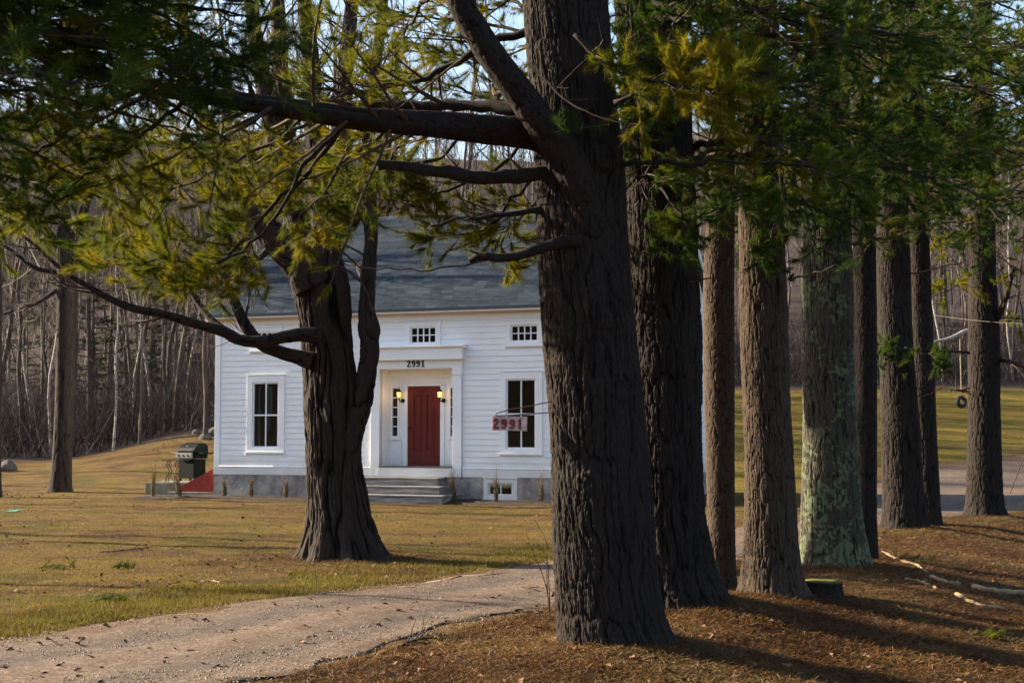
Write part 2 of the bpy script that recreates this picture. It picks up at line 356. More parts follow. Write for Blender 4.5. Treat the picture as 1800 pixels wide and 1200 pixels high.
M_GROUND = mat('lawn and needle litter', mk_ground)
def mk_gravel(nt, b):
    v = coords(nt); n1 = noise(nt, v, 0.7, 5); n2 = noise(nt, v, 5, 5, 0.7)
    vo = N_(nt, 'ShaderNodeTexVoronoi'); vo.inputs['Scale'].default_value = 55; nt.links.new(v, vo.inputs['Vector'])
    sp = N_(nt, 'ShaderNodeSeparateColor'); nt.links.new(vo.outputs['Color'], sp.inputs[0])
    col = ramp(nt, sp.outputs[0], [(0.0, (0.10, 0.075, 0.058)), (0.5, (0.21, 0.155, 0.115)), (1.0, (0.42, 0.32, 0.24))])
    col = mix(nt, ramp(nt, n2, [(0.35, (0, 0, 0)), (0.7, (0.75, 0.75, 0.75))]), col, (0.13, 0.080, 0.052))
    col = mix(nt, ramp(nt, n1, [(0.4, (0, 0, 0)), (0.7, (0.5, 0.5, 0.5))]), col, (0.17, 0.115, 0.078))
    ru = N_(nt, 'ShaderNodeAttribute', attribute_name='rut'); ve = N_(nt, 'ShaderNodeAttribute', attribute_name='verge')
    def both(a, c_):
        m_ = N_(nt, 'ShaderNodeMath', operation='MULTIPLY'); nt.links.new(a, m_.inputs[0]); nt.links.new(c_, m_.inputs[1]); return m_.outputs[0]
    col = mix(nt, both(ru.outputs['Fac'], ramp(nt, n2, [(0.25, (0.1, 0.1, 0.1)), (0.6, (0.8, 0.8, 0.8))])), col, (0.115, 0.098, 0.085))
    col = mix(nt, both(ve.outputs['Fac'], ramp(nt, n2, [(0.3, (0.1, 0.1, 0.1)), (0.6, (0.95, 0.95, 0.95))])), col, (0.12, 0.075, 0.040))
    nt.links.new(mix(nt, 1.0, col, (0.66, 0.68, 0.72), 'MULTIPLY'), b.inputs['Base Color']); b.inputs['Roughness'].default_value = 1.0; b.inputs['Specular IOR Level'].default_value = 0.05
    bump(nt, b, vo.outputs['Distance'], -1.0, 0.02)
M_GRAVEL = mat('gravel', mk_gravel)
def grass_mat(name, a, b_, c):
    def fn(nt, b):
        v = coords(nt); n = noise(nt, v, 0.55, 5); m = noise(nt, v, 25, 2)
        col = ramp(nt, n, [(0.34, a), (0.5, b_), (0.68, c)])
        n5 = noise(nt, coords(nt, (0.45, 1, 1)), 1.3, 6, 0.7); col = mix(nt, ramp(nt, n5, [(0.48, (0, 0, 0)), (0.66, (0.7, 0.7, 0.7))]), col, (0.085, 0.050, 0.022)); col = mix(nt, m, mix(nt, 0.5, col, (0.02, 0.015, 0.005)), col)
        nt.links.new(col, b.inputs['Base Color']); b.inputs['Roughness'].default_value = 0.7; b.inputs['Specular IOR Level'].default_value = 0.2
        t = N_(nt, 'ShaderNodeBsdfTranslucent'); nt.links.new(col, t.inputs[0])
        mx = N_(nt, 'ShaderNodeMixShader'); mx.inputs[0].default_value = 0.35
        nt.links.new(b.outputs[0], mx.inputs[1]); nt.links.new(t.outputs[0], mx.inputs[2]); nt.links.new(mx.outputs[0], nt.nodes['Material Output'].inputs[0])
    return mat(name, fn)
M_GRASS = grass_mat('dry winter grass', (0.125, 0.125, 0.016), (0.235, 0.16, 0.034), (0.16, 0.097, 0.04))
M_GREENG = grass_mat('greener verge grass', (0.105, 0.115, 0.013), (0.18, 0.145, 0.02), (0.21, 0.145, 0.032))
M_LITTER = grass_mat('fallen needles', (0.085, 0.038, 0.013), (0.17, 0.085, 0.028), (0.26, 0.17, 0.07))

# ------------------------------------------------------------------ terrain
EDGE_FAR = A([(-60, -8), (-14, 5.5), (-8.5, 9.6), (-6, 11.2), (-4.4, 12.3), (-2.4, 14.9), (0.54, 19.2), (3.2, 24), (6.5, 31), (9.3, 39.5), (13, 47.5), (20, 52.5), (32, 56.5), (72, 66)], float)
EDGE_NEAR = A([(-50, -19), (-9, -1), (-4.6, 5.2), (-3, 7.4), (-1.74, 9.9), (-0.94, 11.7), (0.28, 14.0), (2.4, 18), (5.0, 23), (7.9, 27.6), (12.5, 32.0), (20, 37.5), (32, 42), (72, 50)], float)
def xrow(y): return 0.8 + (y - 11.4) * 0.53
def seg_side(x, y, E):
    """signed distance to the polyline, positive on its left-hand side"""
    best = np.full(np.shape(x), 1e9); sg = np.zeros(np.shape(x))
    for (x0, y0), (x1, y1) in zip(E[:-1], E[1:]):
        dx, dy = x1 - x0, y1 - y0; L2 = dx * dx + dy * dy
        t = np.clip(((x - x0) * dx + (y - y0) * dy) / L2, 0, 1)
        d = np.hypot(x - x0 - t * dx, y - y0 - t * dy); s = dx * (y - y0) - dy * (x - x0)
        m = d < best; best = np.where(m, d, best); sg = np.where(m, s, sg)
    return best * np.sign(sg)
MOUNDS = [(0.95, 11.35, 0.95, 0.07), (1.65, 13.2, 1.0, 0.10), (2.1, 13.0, 0.8, 0.06), (2.7, 14.3, 0.7, 0.05), (4.0, 17.5, 0.9, 0.06), (6.55, 23.4, 1.0, 0.12), (7.4, 25.2, 0.9, 0.06), (9.2, 27.5, 1.0, 0.08), (-2.27, 19.2, 1.2, 0.05)]
def gz(x, y):
    x = np.asarray(x, float); y = np.asarray(y, float)
    sl = 0.065 + 0.115 * sstep(-18, -11, x) - 0.055 * sstep(-6, 6, x)
    t = np.maximum(y - 42, 0); z = sl * (t * t / (t + 4))
    z = np.minimum(z, 8)
    yw = 60 + 22 * sstep(0, 12, x)
    t2 = np.maximum(y - yw, 0); z = z + 9.5 * sstep(0, 1, t2 / 75)
    z = z - 0.30 * sstep(0.3, 4.5, x - xrow(y)) * sstep(34, 26, y)
    z = z + 0.05 * np.exp(-((x - xrow(y)) / 1.0) ** 2) * sstep(36, 30, y) * sstep(4, 9, y)
    ang = np.arctan2(x, y)
    ridge = (92 + 34 * vn(ang * 5 + 40, ang * 0 + 3, 5) + 9 * vn(ang * 22 + 90, ang * 0 + 3, 8))
    d = np.hypot(x, y); z = z + ridge * sstep(260, 620, d) + np.maximum(d - 620, 0) * 0.02
    for mx, my, mr, mh in MOUNDS: z = z + mh * np.exp(-((x - mx) ** 2 + (y - my) ** 2) / mr ** 2)
    far = sstep(60, 20, y)
    z = z + far * 0.07 * (vn(x * 0.5 + 50, y * 0.5 + 50, 3) - 0.5) + 0.03 * far * (vn(x * 3 + 50, y * 3 + 50, 4) - 0.5)
    z = z + (1 - far) * 0.12 * (vn(x * 0.12 + 50, y * 0.12 + 50, 6) - 0.5) * sstep(42, 60, y)
    return z
def gz1(x, y): return float(gz(A([x]), A([y]))[0])
def litter_at(x, y):
    d = x - xrow(y); n = vn(x * 0.9 + 60, y * 0.9 + 60, 11) * 1.4 + vn(x * 3 + 60, y * 3 + 60, 12) * 0.6
    near = seg_side(x, y, EDGE_NEAR) < 0
    a = np.where(near, sstep(7 + n, 4.0 + n, d) * 0.85 + 0.15 * n, 0) * sstep(38, 32, y)
    ml = sstep(2.6, 0.9, np.hypot(x + 2.27, y - 19.2) + n * 0.7 - 0.5)
    return np.clip(np.maximum(a, ml * 0.8), 0, 1)

def axis_lines(segs):
    out = [segs[0][0]]
    for a, b, st in segs:
        k = max(1, int(round((b - a) / st))); out += list(np.linspace(a, b, k + 1)[1:])
    return A(out)
gx = axis_lines([(-1500, -300, 60), (-300, -60, 12), (-60, -20, 1.6), (-20, -9, 0.3), (-9, 12, 0.1), (12, 20, 0.3), (20, 60, 1.6), (60, 300, 12), (300, 1500, 60)])
gy = axis_lines([(-300, -20, 30), (-20, 4, 1.5), (4, 8, 0.3), (8, 30, 0.1), (30, 60, 0.3), (60, 130, 1.6), (130, 700, 12), (700, 1600, 60)])
X, Y = np.meshgrid(gx, gy, indexing='ij'); Z = gz(X, Y)
nx, ny = X.shape; I = np.arange(nx * ny).reshape(nx, ny)
Q = np.stack([I[:-1, :-1], I[1:, :-1], I[1:, 1:], I[:-1, 1:]], -1).reshape(-1, 4)
lit = litter_at(X, Y)
wood = sstep(0, 3, Y - (54 + 24 * sstep(2, 12, X)) + 4 * vn(X * 0.3 + 50, Y * 0.3 + 50, 21))
wood = np.maximum(wood, sstep(2.0, 0.2, np.hypot(X + 19.5, (Y - 42.5) * 1.2) - 2.2))
g = npmesh('ground', np.stack([X, Y, Z], -1).reshape(-1, 3), [Q], M_GROUND, smooth=True, attrs={'litter': lit.ravel(), 'wood': wood.ravel(), 'meadow': (sstep(0, 2, seg_side(X, Y, EDGE_FAR)) * sstep(2, 7, X) * sstep(36, 42, Y)).ravel()})
tag(g, kind='structure')

# gravel driveway: a sheet whose edges dive under the turf
na = 420
ef = resample(np.c_[EDGE_FAR, np.zeros(len(EDGE_FAR))], na)[:, :2]; en = resample(np.c_[EDGE_NEAR, np.zeros(len(EDGE_NEAR))], na)[:, :2]
ss = np.concatenate([[-0.03, -0.012], np.linspace(0, 1, 46), [1.012, 1.03]])
G = en[:, None, :] * (1 - ss)[None, :, None] + ef[:, None, :] * ss[None, :, None]
jit = (vn(G[..., 0] * 2.3 + 40, G[..., 1] * 2.3 + 40, 31) - 0.5) * 0.5 * (np.abs(ss - 0.5) * 2)[None, :] ** 3
G[..., 0] += jit; G[..., 1] -= jit
dz = np.interp(ss, [-0.03, -0.012, 0.01, 0.1, 0.3, 0.5, 0.7, 0.9, 0.99, 1.012, 1.03], [-0.08, -0.02, 0.004, 0.012, 0.008, 0.022, 0.008, 0.012, 0.004, -0.02, -0.08])
GZ = gz(G[..., 0], G[..., 1]) + dz[None, :] + 0.008 * vn(G[..., 0] * 7, G[..., 1] * 7 + 90, 33)
I = np.arange(na * len(ss)).reshape(na, len(ss))
Q = np.stack([I[:-1, :-1], I[1:, :-1], I[1:, 1:], I[:-1, 1:]], -1).reshape(-1, 4)
tag(npmesh('gravel_driveway', np.stack([G[..., 0], G[..., 1], GZ], -1).reshape(-1, 3), [Q], M_GRAVEL, smooth=True, attrs={'rut': np.tile((np.exp(-((ss - .30) / .10) ** 2) + np.exp(-((ss - .72) / .10) ** 2))[None], (na, 1)).ravel(), 'verge': np.tile((sstep(.34, .5, np.abs(ss - .5)))[None], (na, 1)).ravel()}), kind='structure')

def on_drive(x, y, m=0.0): return (seg_side(x, y, EDGE_FAR) < -m) & (seg_side(x, y, EDGE_NEAR) > m)

rng = np.random.default_rng(7)
HX, HY, HR = -7.85, 37.8, RAD(-20)
def in_house(x, y, m=0.3):
    c, s = cos(-HR), sin(-HR); lx = (x - HX) * c - (y - HY) * s; ly = (x - HX) * s + (y - HY) * c
    return (lx > -m) & (lx < 11.7 + m) & (ly > -m) & (ly < 7.6 + m)
def frame_pts(n, y0, y1, p=2.0, wide=1.12):
    """random ground points inside the view's width, denser near"""
    u = rng.random(n); y = y0 * (y1 / y0) ** (u ** p if p != 1 else u)
    x = (rng.random(n) * 2 - 1) * 0.36 * y * wide; return x, y
def blades(name, x, y, h, w, m, label, lean=0.45, cat='grass'):
    z = gz(x, y); n = len(x); a = rng.random(n) * 2 * pi
    hh = h * rng.uniform(0.5, 1.3, n); ww = w * rng.uniform(0.7, 1.3, n) * 0.5
    s = np.stack([np.cos(a), np.sin(a), np.zeros(n)], 1) * ww[:, None]
    b = np.stack([x, y, z - 0.004], 1); l = rng.normal(size=(n, 2)) * lean * hh[:, None]
    tip = b + np.stack([l[:, 0], l[:, 1], hh], 1)
    V = np.stack([b - s, b + s, tip], 1).reshape(-1, 3)
    return tag(npmesh(name, V, [np.arange(3 * n).reshape(-1, 3)], m), label, cat, kind='stuff')
x, y = frame_pts(520000, 11.5, 52, 1.0)
k = (~on_drive(x, y, -0.03)) & (seg_side(x, y, EDGE_FAR) > 0) & (~in_house(x, y, 0.9)) & (rng.random(len(x)) > litter_at(x, y)) & (vn(x * 1.3 + 70, y * 1.3 + 70, 41) + 0.35 * rng.random(len(x)) > 0.33)
vergedist = seg_side(x, y, EDGE_FAR) + 1.2 * (vn(x * 0.8 + 30, y * 0.8 + 30, 43) - 0.5)
v1 = k & (vergedist < 1.2) & (y < 24); v2 = k & ~v1
x3, y3 = rng.uniform(3, 34, 110000), rng.uniform(40, 79, 110000); k3 = (seg_side(x3, y3, EDGE_FAR) > 0.2) & ~in_house(x3, y3) & (vn(x3 * .5 + 9, y3 * .9 + 9, 44) > 0.3)
blades('dry_lawn_grass', np.r_[x[v2], x3[k3]], np.r_[y[v2], y3[k3]], 0.032, 0.007, M_GRASS, 'short dry ochre winter grass over the front lawn')
x2, y2 = frame_pts(120000, 11.0, 24, 1.0); vd = seg_side(x2, y2, EDGE_FAR) + 1.2 * (vn(x2 * 0.8 + 30, y2 * 0.8 + 30, 43) - 0.5)
k2 = (vd < 1.2) & (seg_side(x2, y2, EDGE_FAR) > -0.05)
blades('green_verge_grass', np.r_[x[v1], x2[k2]], np.r_[y[v1], y2[k2]], 0.055, 0.009, M_GREENG, 'greener longer grass along the driveway edge')
# fallen needles: short thin slivers lying loosely
x, y = frame_pts(420000, 8.0, 34, 1.0)
k = (rng.random(len(x)) < litter_at(x, y) * (0.35 + vn(x * 2 + 9, y * 2 + 9, 51))) & (~on_drive(x, y, 0.12 ) | (rng.random(len(x)) < 0.03))
x = x[k]; y = y[k]; n = len(x); z = gz(x, y) + 0.004 + 0.014 * rng.random(n)
a = rng.random(n) * 2 * pi; L = rng.uniform(0.03, 0.06, n); d = np.stack([np.cos(a) * L, np.sin(a) * L, rng.normal(size=n) * 0.014], 1)
s = np.stack([-np.sin(a), np.cos(a), rng.normal(size=n) * 0.5], 1) * 0.0032
c0 = np.stack([x, y, z], 1); V = np.stack([c0 - d + s, c0 - d - s, c0 + d - s * 0.4, c0 + d + s * 0.4], 1).reshape(-1, 3)
tag(npmesh('fallen_needle_litter', V, [np.arange(4 * n).reshape(-1, 4)], M_LITTER), 'orange brown fallen pine needles carpeting the ground under the row', 'needle litter', kind='stuff')
x, y = frame_pts(26000, 8.5, 34, 1.0); k = (seg_side(x, y, EDGE_NEAR) < -0.2) & (rng.random(len(x)) < 0.12 + 0.9 * (vn(x * 0.55 + 10, y * 0.55 + 10, 61) > 0.62)) & (x > xrow(y) - 0.2)
blades('sparse_row_grass', x[k], y[k], 0.04, 0.007, M_GREENG, 'thin green and yellow grass pushing through needle litter right of the row')
for _n, (mx, my, rr_, hh_) in enumerate([(0.75, 11.4, 0.55, .05), (1.55, 13.2, 0.6, .05), (2.65, 14.4, 0.42, .04), (4.0, 17.6, 0.52, .04), (6.5, 23.6, 0.55, .04), (9.25, 27.7, 0.6, .04), (-2.27, 19.2, 0.75, .05)]):
    q_ = rng.random(2600) * 2 * pi; r__ = rr_ * (0.62 + 0.75 * rng.random(2600) ** 1.6)
    xa, ya = mx + r__ * np.cos(q_), my + r__ * np.sin(q_)
    if _n == 0: XX, YY = [xa], [ya]
    else: XX.append(xa); YY.append(ya)
xa, ya = np.concatenate(XX), np.concatenate(YY); kk_ = vn(xa * 4 + 40, ya * 4 + 40, 91) > 0.38
blades('trunk_foot_debris', xa[kk_], ya[kk_], 0.05, 0.006, M_LITTER, 'loose needles, bark flakes and dry stalks piled around the trunk feet', lean=1.3, cat='debris')
# loose stones on the driveway
x, y = frame_pts(110000, 8.0, 30, 1.0); k = on_drive(x, y, 0.03); x = x[k]; y = y[k]; n = len(x)
r = 0.0035 + 0.009 * rng.random(n) ** 4; z = gz(x, y) + 0.015
base = A([(1, 0, 0), (-1, 0, 0), (0, 1, 0), (0, -1, 0), (0, 0, 0.8), (0, 0, -0.8)], float)
V = np.stack([x, y, z], 1)[:, None, :] + base[None] * r[:, None, None] * rng.uniform(0.6, 1.3, (n, 6, 1))
fo = A([(0, 2, 4), (2, 1, 4), (1, 3, 4), (3, 0, 4), (2, 0, 5), (1, 2, 5), (3, 1, 5), (0, 3, 5)])
tag(npmesh('loose_gravel', V.reshape(-1, 3), [(fo[None] + (np.arange(n) * 6)[:, None, None]).reshape(-1, 3)], simple('loose stone', (0.30, 0.24, 0.19), scale=9, col2=(0.09, 0.065, 0.05))), 'loose pale stones scattered over the driveway', 'gravel', kind='stuff')
# dead leaves
def leafmesh(x, y, sz, name, label):
    n = len(x); z = gz(x, y) + 0.01 + 0.02 * rng.random(n); a = rng.random(n) * 2 * pi
    e1 = np.stack([np.cos(a), np.sin(a), rng.normal(size=n) * 0.35], 1); e2 = np.stack([-np.sin(a), np.cos(a), rng.normal(size=n) * 0.35], 1)
    s = (sz * rng.uniform(0.6, 1.3, n))[:, None]; c = np.stack([x, y, z], 1)
    V = np.stack([c - e1 * s, c + e2 * s * 0.6, c + e1 * s, c - e2 * s * 0.6], 1); V[:, 1::2, 2] += 0.3 * sz
    V = V.reshape(-1, 3); b = (np.arange(n) * 4)[:, None]
    return tag(npmesh(name, V, [np.concatenate([b + [0, 1, 2], b + [0, 2, 3]])], M_LEAF), label, 'leaves', kind='stuff')
x, y = frame_pts(2600, 9, 42, 1.0); k = ~in_house(x, y) & (rng.random(len(x)) < 0.6)
xl = np.r_[x[k], rng.normal(-15.2, 1.3, 900), rng.uniform(-13, -9, 300)]; yl = np.r_[y[k], rng.normal(38.5, 1.5, 900), rng.normal(53, 1.5, 300)]
leafmesh(xl, yl, 0.035, 'fallen_leaves', 'curled brown dead leaves scattered over lawn and drive')

# ------------------------------------------------------------------ the house
house = empty('white_house', (HX, HY, 0), HR, 'white clapboard house with slate grey shingle roof and red front door', 'house')
HW, HD, ZF, ZE = 11.7, 7.6, 0.61, 4.72
PIT = math.tan(RAD(36.5))
# openings: (x0,x1,z0,z1) casing outer rectangle, glass rectangle
LOWL = dict(c=(0.95, 2.06, 1.16, 3.20), g=(1.10, 1.88, 1.31, 3.02)); LOWR = dict(c=(8.05, 9.15, 1.16, 3.20), g=(8.20, 8.98, 1.31, 3.02))
UPS = [dict(c=(1.02, 1.98, 3.81, 4.45), g=(1.14, 1.86, 3.93, 4.35)), dict(c=(5.50, 6.46, 3.83, 4.48), g=(5.62, 6.34, 3.94, 4.37)), dict(c=(8.20, 9.16, 3.81, 4.45), g=(8.32, 9.04, 3.93, 4.35))]
LOWRR = dict(c=(10.2, 11.1, 1.16, 3.20), g=(10.34, 10.96, 1.31, 3.02))
REC = (4.80, 6.80, 0.86, 3.31)
ENT = (4.54, 7.06, 0.61, 3.86)
BASE = dict(c=(7.62, 8.50, 0.04, 0.585), g=(7.74, 8.38, 0.17, 0.47))
wins = [LOWL, LOWR, LOWRR] + UPS
def cutrect(mb, X0, X1, Z0, Z1, holes, y0, y1):
    xs = sorted({X0, X1, *[h[i] for h in holes for i in (0, 1)]}); zs = sorted({Z0, Z1, *[h[i] for h in holes for i in (2, 3)]})
    for a, b in zip(xs[:-1], xs[1:]):
        for c, d in zip(zs[:-1], zs[1:]):
            mx, mz = (a + b) / 2, (c + d) / 2
            if mx < X0 or mx > X1 or mz < Z0 or mz > Z1 or any(h[0] < mx < h[1] and h[2] < mz < h[3] for h in holes): continue
            mb.box(a, b, y0, y1, c, d)
mb = MB(); cutrect(mb, 0.02, HW - 0.02, ZF, ZE + 0.05, [w['g'] for w in wins] + [REC], 0.0, 0.10)
def clap(mb, z0, z1, x0, x1, holes, m3, exp=0.1165, clip=None):
    z = z0; r = np.random.default_rng(5)
    while z < z1 - 0.01:
        zt = min(z + exp, z1); segs = [(x0, x1)] if clip is None else [clip(z, zt)]
        for h in holes:
            if h[2] < zt - 0.02 and h[3] > z + 0.02:
                ns = []
                for a, b in segs:
                    if h[1] <= a or h[0] >= b: ns.append((a, b)); continue
                    if h[0] > a: ns.append((a, h[0]))
                    if h[1] < b: ns.append((h[1], b))
                segs = ns
        for a, b in segs:
            if b - a < 0.01: continue
            # boards butt here and there
            cuts = [a] + sorted(c for c in r.uniform(a, b, max(0, int((b - a) / 3))) if c > a + .4 and c < b - .4) + [b]
            for p, q in zip(cuts[:-1], cuts[1:]):
                t = 0.024 + r.uniform(-0.0015, 0.002); e = 0.0008; dzz = r.uniform(-0.002, 0.002)
                V = [m3(s_, d_, h_) for s_ in (p + e, q - e) for d_, h_ in ((-0.004, z + dzz), (t, z + dzz), (0.007, zt + 0.004), (-0.004, zt + 0.004))]
                mb.raw(V, [[(0, 1, 5, 4), (1, 2, 6, 5), (2, 3, 7, 6), (3, 0, 4, 7), (0, 3, 2, 1), (4, 5, 6, 7)]])
        z = zt
clap(mb, 0.815, ZE - 0.20, 0.135, HW - 0.135, [w['c'] for w in wins] + [ENT], lambda s, d, h: (s, -d, h), exp=0.1465)
mb.build('clapboard_wall', M_WHITE, house)
# gable ends and back
def gtop(y): return ZE + 0.1 + PIT * (HD / 2 - abs(y - HD / 2))
for nm, X, sg in (('gable_wall', HW, 1), ('gable_wall', 0, -1)):
    mb = MB()
    mb.prism([(0.1, ZF), (HD - 0.02, ZF), (HD - 0.02, ZE + 0.1), (HD / 2, gtop(HD / 2) - 0.02), (0.1, gtop(0.1) - 0.02)], 'x', X - sg * 0.12, X - sg * 0.0)
    def cl(z, zt):
        if zt <= ZE + 0.1: return (0.13, HD - 0.13)
        dd = (zt - ZE - 0.1) / PIT + 0.02; return (max(0.13, dd), HD - max(0.13, dd))
    clap(mb, 0.815, gtop(HD / 2) - 0.1, 0, 1, [], lambda s, d, h, X=X, sg=sg: (X + sg * d, s, h), exp=0.1465, clip=cl)
    mb.build(nm, M_WHITE, house)
mb = MB(); mb.box(0.02, HW - 0.02, HD - 0.1, HD, ZF, ZE + 0.05); mb.build('back_wall', M_WHITE, house)
# corner boards, water table, frieze
for X in (0, HW):
    s0 = 1 if X == 0 else -1; mb = MB()
    mb.box(min(X - s0 * 0.032, X + s0 * 0.13), max(X - s0 * 0.032, X + s0 * 0.13), -0.036, 0.0, 0.815, ZE - 0.2)
    mb.box(min(X - s0 * 0.034, X), max(X - s0 * 0.034, X), 0.001, 0.125, 0.815, ZE - 0.05)
    mb.build('corner_board', M_TRIM, house, bevel=0.004)
for a, b, q0, q1 in ((-0.045, ENT[0], 0.131, ENT[0] - .002), (ENT[1], HW + .045, ENT[1] + .002, HW - .131)):
    mb = MB(); mb.box(a, b, -0.045, 0.0, ZF, 0.81); mb.prism([(-0.045, 0.8099), (-0.062, 0.8099), (-0.062, 0.822), (-0.036, 0.84), (0, 0.84)], 'x', q0, q1); mb.build('water_table', M_TRIM, house)
for a, b in ((HW, HW + .045), (-.045, 0)): mb = MB(); mb.box(a, b, 0.0, HD, ZF, 0.81); mb.build('water_table', M_TRIM, house)
mb = MB(); mb.box(0.0, HW, -0.040, 0.0, ZE - 0.20, ZE - 0.02); mb.build('frieze_board', M_TRIM, house, bevel=0.003)
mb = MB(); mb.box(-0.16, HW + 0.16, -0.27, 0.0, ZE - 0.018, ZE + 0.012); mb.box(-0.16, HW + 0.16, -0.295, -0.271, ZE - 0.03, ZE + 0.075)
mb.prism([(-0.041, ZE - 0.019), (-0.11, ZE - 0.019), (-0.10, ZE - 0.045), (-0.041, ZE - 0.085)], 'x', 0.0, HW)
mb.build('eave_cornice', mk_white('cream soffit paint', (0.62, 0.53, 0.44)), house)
# roof
def roof_slab(y0, z0, y1, z1, nm):
    th = 0.07; V = [(-0.2, y0, z0), (HW + 0.2, y0, z0), (HW + 0.2, y1, z1), (-0.2, y1, z1)]
    V += [(a, b, c - th) for a, b, c in V]
    o = npmesh(nm, V, [[(0, 1, 2, 3), (7, 6, 5, 4), (0, 4, 5, 1), (1, 5, 6, 2), (2, 6, 7, 3), (3, 7, 4, 0)]], M_ROOF, house)
    uv = o.data.uv_layers.new(name='UVMap'); L = math.hypot(y1 - y0, z1 - z0)
    co = {0: (0, 0), 1: (HW + .4, 0), 2: (HW + .4, L), 3: (0, L)}
    for l in o.data.loops: uv.data[l.index].uv = co[l.vertex_index % 4]
    return o
YR = HD / 2; ZR = ZE + 0.08 + PIT * (YR + 0.30)
r1 = roof_slab(-0.30, ZE + 0.085, YR, ZR, 'roof'); r2 = roof_slab(YR + 0.002, ZR, HD + 0.3, ZE + 0.085, 'roof')
# shingle courses: real stepped butts over the front slope
mb = MB(); Ls = math.hypot(YR + 0.3, ZR - ZE - 0.085); cy, cz = (YR + 0.3) / Ls, (ZR - ZE - 0.085) / Ls; rr = np.random.default_rng(12); t = 0.0
while t < Ls - 0.15:
    xx = -0.2 + rr.uniform(-0.2, 0)
    while xx < HW + 0.2:
        w = rr.uniform(0.14, 0.38); a, b = max(xx, -0.2), min(xx + w - 0.006, HW + 0.2); h = 0.0035; xx += w
        if b - a < 0.03: continue
        y_, z_ = -0.30 + cy * t, ZE + 0.085 + cz * t; tt = t + 0.147; y2_, z2_ = -0.30 + cy * tt, ZE + 0.085 + cz * tt
        V = [(a, y_ - cz * h, z_ + cy * h), (b, y_ - cz * h, z_ + cy * h), (b, y2_ - cz * .001, z2_ + cy * .001), (a, y2_ - cz * .001, z2_ + cy * .001), (a, y_, z_ + 0.0005), (b, y_, z_ + 0.0005)]
        mb.raw(V, [[(0, 1, 2, 3), (4, 5, 1, 0)], [(0, 3, 4), (1, 5, 2)]])
    t += 0.145
def mk_sh(nt, b):
    g = N_(nt, 'ShaderNodeNewGeometry'); n = noise(nt, coords(nt), 3, 5); f = noise(nt, coords(nt), 90, 3)
    c = ramp(nt, g.outputs['Random Per Island'], [(0, (0.016, 0.024, 0.034)), (0.5, (0.026, 0.038, 0.052)), (1, (0.045, 0.062, 0.080))])
    c = mix(nt, ramp(nt, n, [(0.4, (0, 0, 0)), (0.7, (0.55, 0.55, 0.55))]), c, (0.022, 0.033, 0.046)); c = mix(nt, 0.15, c, ramp(nt, f, [(0.3, (0.01, 0.012, 0.015)), (0.7, (0.08, 0.09, 0.10))]))
    nt.links.new(c, b.inputs['Base Color']); b.inputs['Roughness'].default_value = 1.0; b.inputs['Specular IOR Level'].default_value = 0.04
sh = mb.build('shingles', mat('shingle tabs', mk_sh), r1)
for X in (-0.202, HW + 0.17):
    mb = MB(); mb.prism([(-0.3, ZE + 0.01), (YR, ZR - 0.075), (YR, ZR - 0.23), (-0.28, ZE - 0.14)], 'x', X, X + 0.03); mb.prism([(HD + 0.3, ZE + 0.01), (YR + .001, ZR - 0.075), (YR + .001, ZR - 0.23), (HD + 0.28, ZE - 0.14)], 'x', X, X + 0.03); mb.build('rake_board', M_TRIM, house)
# foundation
mb = MB(); cutrect(mb, -0.03, HW + 0.03, -0.5, ZF, [BASE['c']], -0.03, 0.3); mb.box(-0.03, 0.3, 0.3, HD, -0.5, ZF - .001); mb.box(HW - 0.3, HW + 0.03, 0.3, HD, -0.5, ZF - .001)
mb.build('foundation', M_FOUND, house)
# windows
def window(w, cols, rows, parent=house, sill=True, mid=None, depth=0.04, name='window'):
    x0, x1, z0, z1 = w['c']; a, b, c, d = w['g']; mb = MB(); D = -0.042
    mb.box(x0, a, D, 0.0, z0 + 0.05, z1); mb.box(b, x1, D, 0.0, z0 + 0.05, z1); mb.box(a, b, D, 0.0, d, z1); mb.box(a, b, D, 0.0, z0 + 0.05, c)
    mb.box(x0 - 0.02, x1 + 0.02, D - 0.02, 0.0, z1 + 0.001, z1 + 0.025)
    f = mb.build(name, M_TRIM, parent, bevel=0.004)
    mb = MB(); mb.box(x0 - 0.015, x1 + 0.015, D - 0.035, 0.0, z0, z0 + 0.048)
    mb.build('sill', M_TRIM, f, bevel=0.004)
    mb = MB(); s = 0.038; y0, y1 = -0.005, 0.03
    mb.box(a - .01, a + s, y0, y1, c - .01, d + .01); mb.box(b - s, b + .01, y0, y1, c - .01, d + .01); mb.box(a + s, b - s, y0, y1, d - s, d + .01); mb.box(a + s, b - s, y0, y1, c - .01, c + s)
    if mid is not None: mb.box(a + s, b - s, y0 - 0.004, y1 + .01, mid - 0.02, mid + 0.02)
    mw = 0.014
    bands = [(c + s, d - s)] if mid is None else [(c + s, mid - 0.02), (mid + 0.02, d - s)]
    for q0, q1 in bands:
        for i in range(1, cols):
            xx = a + s + (b - a - 2 * s) * i / cols; mb.box(xx - mw, xx + mw, y0 + .005, y1, q0, q1)
        xs = [a + s] + [a + s + (b - a - 2 * s) * i / cols for i in range(1, cols)] + [b - s]
        for j in range(1, rows):
            zz = q0 + (q1 - q0) * j / rows
            for i in range(cols): mb.box(xs[i] + (mw if i else 0), xs[i + 1] - (mw if i < cols - 1 else 0), y0 + .005, y1, zz - mw * .8, zz + mw * .8)
    mb.build('sash', M_TRIM, f)
    mb = MB(); mb.box(a, b, 0.034, 0.040, c, d); mb.build('pane', M_PANE, f)
    return f
window(LOWL, 2, 1, mid=2.16); window(LOWR, 2, 1, mid=2.16); window(LOWRR, 2, 1, mid=2.16)
for w in UPS: window(w, 4, 2, name='attic_window')
fw = window(BASE, 2, 1, name='basement_window')
